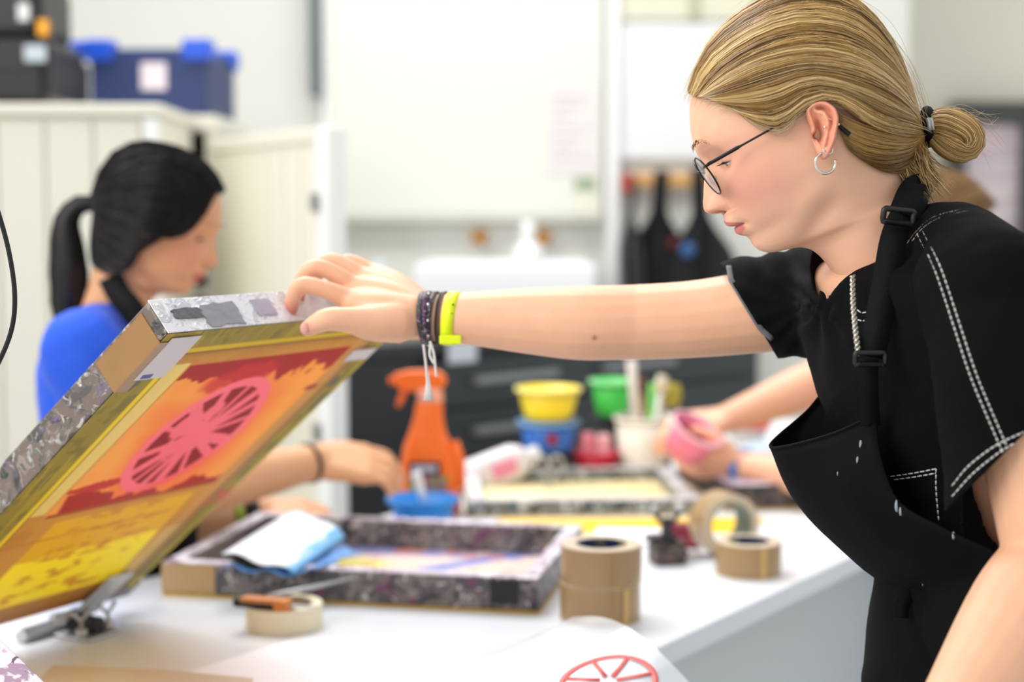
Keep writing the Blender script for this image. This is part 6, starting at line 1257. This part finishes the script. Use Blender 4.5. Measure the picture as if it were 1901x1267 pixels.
gb = [resample(GP2(g, 1), 30) for g in G2L] + [resample(GP2(g, -1), 30) for g in G2L[::-1]]; gb = clear_of_head(gb, v2, f2, HL2(0, 0, 0), .007); S2L = guide_surface(gb); hair_cap('hair_underlayer', S2L, len(gb), HM2, p2, (20, 16, 16), 50, 30, .003, ce2)
X, lk = grow(S2, K2, 900, 12, ce2, .003, .06, rng, lock=8); strands('hair_strands', X, .0006, hair_cols(rng, 900, lk, PAL2), HM2, cap2)['kind'] = 'stuff'
X, lk = grow(S2L, len(gb), 500, 10, ce2, .003, .06, rng, lock=8); strands('hair_strands', X, .0006, hair_cols(rng, 500, lk, PAL2), HM2, cap2)['kind'] = 'stuff'
def bundle2(path, radii, count, n, rng):
    P = resample(catmull([np.array(px(x, y, Y2 - l)) for x, y, l in path], 10), n); R = np.interp(np.linspace(0, 1, n), np.linspace(0, 1, len(radii)), radii); T = np.gradient(P, axis=0); T /= np.linalg.norm(T, axis=1, keepdims=True); a = np.tile(np.array((0, 1., 0)), (n, 1)); b = np.cross(T, a); out = []
    for k in range(count): r = rng.random() ** .4; ph = rng.uniform(0, 6.283); out.append(P + (R * r)[:, None] * (math.cos(ph) * .7 * a + math.sin(ph) * b))
    return np.array(out), P, R
pt2 = bundle2([(186, 384, 0), (152, 378, 0), (124, 410, 0), (126, 480, 0), (128, 550, 0), (112, 622, 0)], [.010, .016, .024, .029, .026, .006], 700, 16, rng)
cg = tube_geo(pt2[1], list(pt2[2] * .85), 16); po = mesh_obj('ponytail', cg[0], cg[1], HM2, p2, smooth=True); put_colour(po.data, np.zeros((len(cg[0]), 3)) + (18, 15, 15)); strands('hair_strands', pt2[0], .0007, hair_cols(rng, 700, rng.random(700) * 5, PAL2), HM2, po)['kind'] = 'stuff'
BLUE = mat('royal_blue_cotton', (28, 84, 214), .75, var=.06, scale=8, bump=.1, bscale=200, sheen=.1)
s2 = [section_loft(TOR2, AX2, FD2, 36), limb([SN2, (SN2 + EN2) / 2 * 1.0, SN2 * .35 + EN2 * .65], [.062, .060, .058], 22), limb([SF2, (SF2 + EF2) / 2, SF2 * .35 + EF2 * .65], [.06, .058, .056], 22), limb([W(215, 610, 2.38), SN2], [.05, .058], 20, k=1), limb([W(215, 610, 2.38), SF2], [.05, .056], 20, k=1)]
sm = union_mesh(s2, .006, 8); fold(sm, lambda v: (fn1.fbm(v[:, 0] * 16 + v[:, 2] * 10, v[:, 1] * 10, 3) - .5) * .012); hole = tube_geo([HL2(-.012, 0, uu) for uu in (-.03, -.10, -.15)], [.058, .060, .062], 30, True); sm = smooth_on(boolean_cut(sm, *hole)); link_mesh('t_shirt', sm, BLUE, p2)
a2 = ribbon([W(204, 515, 2.32), W(222, 548, 2.28), W(248, 580, 2.26), W(280, 640, 2.25), W(300, 760, 2.25)], .035, BLACK_WEB, 'apron_strap', p2, th=.004)
av = []; 
for i in range(20):
    for j in range(16): y = 740 + i * 34; aa = (j / 15 - .5) * 2.2; c = W(206, y, 2.38); av.append(tuple(c + np.array((math.cos(aa) * .125, math.sin(aa) * .165, 0))))
mesh_obj('apron', av, [(i * 16 + j, i * 16 + j + 1, (i + 1) * 16 + j + 1, (i + 1) * 16 + j) for i in range(19) for j in range(15)], BLACK_APRON, p2, smooth=True, solid=.002)
def wrist_ring(W_, E_, rv, w, m, nm, parent):
    W_, E_ = np.array(W_), np.array(E_); d = W_ - E_; d /= np.linalg.norm(d); b = np.cross(d, (0, 0, 1.)); b /= np.linalg.norm(b); u_ = np.cross(b, d); vs = []; n = 30
    for i in range(n):
        a = 2 * math.pi * i / n; p = W_ + (u_ * math.sin(a) + b * math.cos(a)) * rv; vs += [p - d * w / 2, p + d * w / 2]
    return mesh_obj(nm, vs, [(2 * i, 2 * i + 1, (2 * i + 3) % (2 * n), (2 * i + 2) % (2 * n)) for i in range(n)], m, parent, smooth=True, solid=.003)
wrist_ring(WN2 * .96 + EN2 * .04, EN2, .0305, .006, mat('brown_leather_cord', (70, 46, 34), .6), 'bracelet', p2)
wrist_ring(WF2 * .94 + EF2 * .06, EF2, .031, .024, BLACKM, 'wristband', p2); wrist_ring(WF2 * .80 + EF2 * .2, EF2, .033, .012, mat('lime_band', (150, 190, 50), .5), 'wristband', p2)
tg = [section_loft([(W(200, 1200, 2.38), .15, .1), (W(200, 1300, 2.38), .155, .105), (W(200, 1400, 2.38), .15, .1)], AX2, FD2, 24)]; hp = W(200, 1360, 2.38)
for s in (-1, 1): h = hp + np.array((0, s * .08, 0)); tg.append(limb([h, np.array((h[0], h[1], .5)), np.array((h[0] - .02, h[1], .09))], [.085, .062, .05], 18))
link_mesh('trousers', smooth_on(union_mesh(tg, .014, 4)), mat('navy_denim', (30, 34, 48), .8, var=.15), p2)
for s in (-1, 1): h = hp + np.array((0, s * .08, 0)); sh = limb([np.array((h[0] - .05, h[1], .045)), np.array((h[0] + .05, h[1], .045)), np.array((h[0] + .15, h[1], .035))], [.04, .043, .034], 14); mesh_obj('shoe', sh[0], sh[1], WHITE, p2, smooth=True)

# ------------------------------------------------------------------ third person, mostly hidden behind the blonde one
Y3 = 2.86; P3 = math.radians(40); C3 = W(1752, 446, Y3); F3 = np.array((-math.cos(P3), 0, -math.sin(P3))); U3 = np.array((-math.sin(P3), 0, math.cos(P3))); SKIN3 = (230, 176, 144)
v3, f3, c3, HL3 = make_head(C3, F3, U3, SKIN3, (200, 110, 106), (220, 140, 124), scale=1.0)
TOR3 = [(W(1830, 560, Y3), .06, .05), (W(1845, 595, Y3), .13, .07), (W(1862, 650, Y3), .165, .09), (W(1885, 760, Y3), .16, .1), (W(1905, 900, Y3), .145, .095), (W(1915, 1050, Y3), .15, .1), (W(1915, 1150, Y3), .155, .1)]
g3 = [section_loft([(c, a - .008, b - .008) for c, a, b in TOR3], AX2, FD2, 30)]
SB3, EB3, WB3 = W(1830, 660, 2.70), W(1600, 905, 2.70), W(1378, 868, 2.86); SA3, EA3, WA3 = W(1820, 640, 3.02), W(1570, 690, 2.98), W(1352, 778, 3.0)
for S_, E_, W_, r in ((SB3, EB3, WB3, .036), (SA3, EA3, WA3, .042)): g3 += [limb([S_, (S_ + E_) / 2, E_], [.048, .045, .041]), limb([E_, E_ * .6 + W_ * .4, W_], [.041, r, .028])]
g3 += relaxed_hand(WB3, (-1, .05, .12), (-.1, -.75, -.5), (0, -.2, 1), .98, .75); g3 += relaxed_hand(WA3, (-1, -.12, -.12), (-.1, -.35, .9), (-.2, -1, 0), 1.0, .62)
b3 = union_mesh(g3, .005, 5); base3 = W(1915, 1150, Y3); base3[2] = 0
p3 = body_object('person', 'person behind the blonde one holding a pink tub, forearms showing', tuple(base3), [(v3, f3, c3), simple_ear(HL3, -1, SKIN3), simple_ear(HL3, 1, SKIN3)], b3, skin_tint(SKIN3, None))
HM3 = hair_mat('brown_hair'); ga = []
for k in range(11):
    a = -2.0 + 4.0 * k / 10; ga.append(resample(catmull([HL3(f_, l_ * math.sin(a), b_0 + a_0 * math.cos(a)) for f_, l_, b_0, a_0 in ((.080, .060, .022, .040), (.056, .072, .026, .076), (0, .080, .03, .094), (-.058, .074, .03, .080), (-.098, .048, .02, .05), (-.108, .015, -.01, .012))], 6), 26))
ga = clear_of_head(ga, v3, f3, HL3(0, 0, .03), .006); S3 = guide_surface(ga); ce3 = HL3(-.005, 0, .04); cap3 = hair_cap('hair', S3, 11, HM3, p3, (150, 112, 70), 60, 30, .003, ce3); X, lk = grow(S3, 11, 700, 10, ce3, .003, .06, rng); strands('hair_strands', X, .0005, hair_cols(rng, 700, lk, [(110, 76, 44), (150, 112, 68), (186, 150, 100)]), HM3, cap3)['kind'] = 'stuff'
s3 = [section_loft(TOR3, AX2, FD2, 30), limb([SB3, SB3 * .4 + EB3 * .6], [.06, .058], 18, k=1), limb([SA3, SA3 * .45 + EA3 * .55], [.06, .058], 18, k=1), limb([W(1845, 600, Y3), SB3], [.048, .055], 18, k=1), limb([W(1845, 600, Y3), SA3], [.048, .055], 18, k=1)]
sm = union_mesh(s3, .008, 6); fold(sm, lambda v: (fn1.fbm(v[:, 0] * 16 + v[:, 2] * 10, v[:, 1] * 10, 3) - .5) * .012); link_mesh('t_shirt', smooth_on(sm), mat('mauve_cotton', (120, 104, 140), .8, var=.08), p3)
wrist_ring(EA3 * .86 + WA3 * .14, EA3 * 1.2 - WA3 * .2, .0455, .03, BLACKM, 'watch', p3); wrist_ring(WB3, EB3, .0315, .014, mat('blue_wristband', (60, 130, 210), .5), 'wristband', p3)
tg = [section_loft([(W(1915, 1120, Y3), .15, .1), (W(1915, 1240, Y3), .155, .105), (W(1915, 1330, Y3), .15, .1)], AX2, FD2, 24)]; hp = W(1915, 1290, Y3)
for s in (-1, 1): h = hp + np.array((0, s * .08, 0)); tg.append(limb([h, np.array((h[0], h[1], .5)), np.array((h[0] + .02, h[1], .09))], [.085, .062, .05], 18))
link_mesh('trousers', smooth_on(union_mesh(tg, .014, 4)), mat('grey_denim', (70, 74, 84), .8, var=.15), p3)
for s in (-1, 1): h = hp + np.array((0, s * .08, 0)); sh = limb([np.array((h[0] + .05, h[1], .045)), np.array((h[0] - .05, h[1], .045)), np.array((h[0] - .15, h[1], .035))], [.04, .043, .034], 14); mesh_obj('shoe', sh[0], sh[1], BLACKM, p3, smooth=True)
# pink tub in the third person's hands, lid and bowl nearby
c = px(1282, 816, 2.84); M = Matrix.Translation(c) @ Matrix.Rotation(.5, 4, 'Y') @ Matrix.Rotation(.35, 4, 'X') @ Matrix.Translation((0, 0, -.03)); t = thing('paint_tub', 'pink paint tub with red inside held in two hands', 'tub', c)
MB(M).lathe([(.0001, 0), (.036, 0), (.046, .055), (.044, .055), (.035, .003), (.0001, .003)], 28).build('tub_body', mat('pink_tub', (240, 130, 156), .4), t, smooth=True); MB(M).lathe([(.045, .049), (.050, .05), (.050, .056), (.045, .056)], 28, closed=True).build('rim', mat('pale_pink_rim', (246, 190, 204), .35), t, smooth=True); MB(M).lathe([(.0001, .034), (.0405, .034), (.0405, .030)], 24).build('paint', mat('red_paint', (206, 24, 48), .2), t, smooth=True)
q = pz(1440, 868); tub('mixing_tub', 'pale blue bowl on the bench behind the blue wristband', q, .045, .06, .045, mat('pale_blue_bowl', (206, 224, 238), .4))
q = pz(1388, 846); tub('paint_pot', 'pale pot under the orange-red lid beside the pink tub', q, .034, .040, .060, mat('pale_pot', (220, 214, 208), .4), cat='pot')
t = thing('tub_lid', 'orange-red lid lying on the pale pot beside the pink tub', 'lid', q + Vector((0, 0, .0605))); MB(at(q)).lathe([(.0001, .0605), (.045, .0605), (.048, .0625), (.048, .070), (.044, .073), (.0001, .073)], 26).build('lid_disc', mat('orange_red_lid', (230, 70, 56), .4), t, smooth=True)
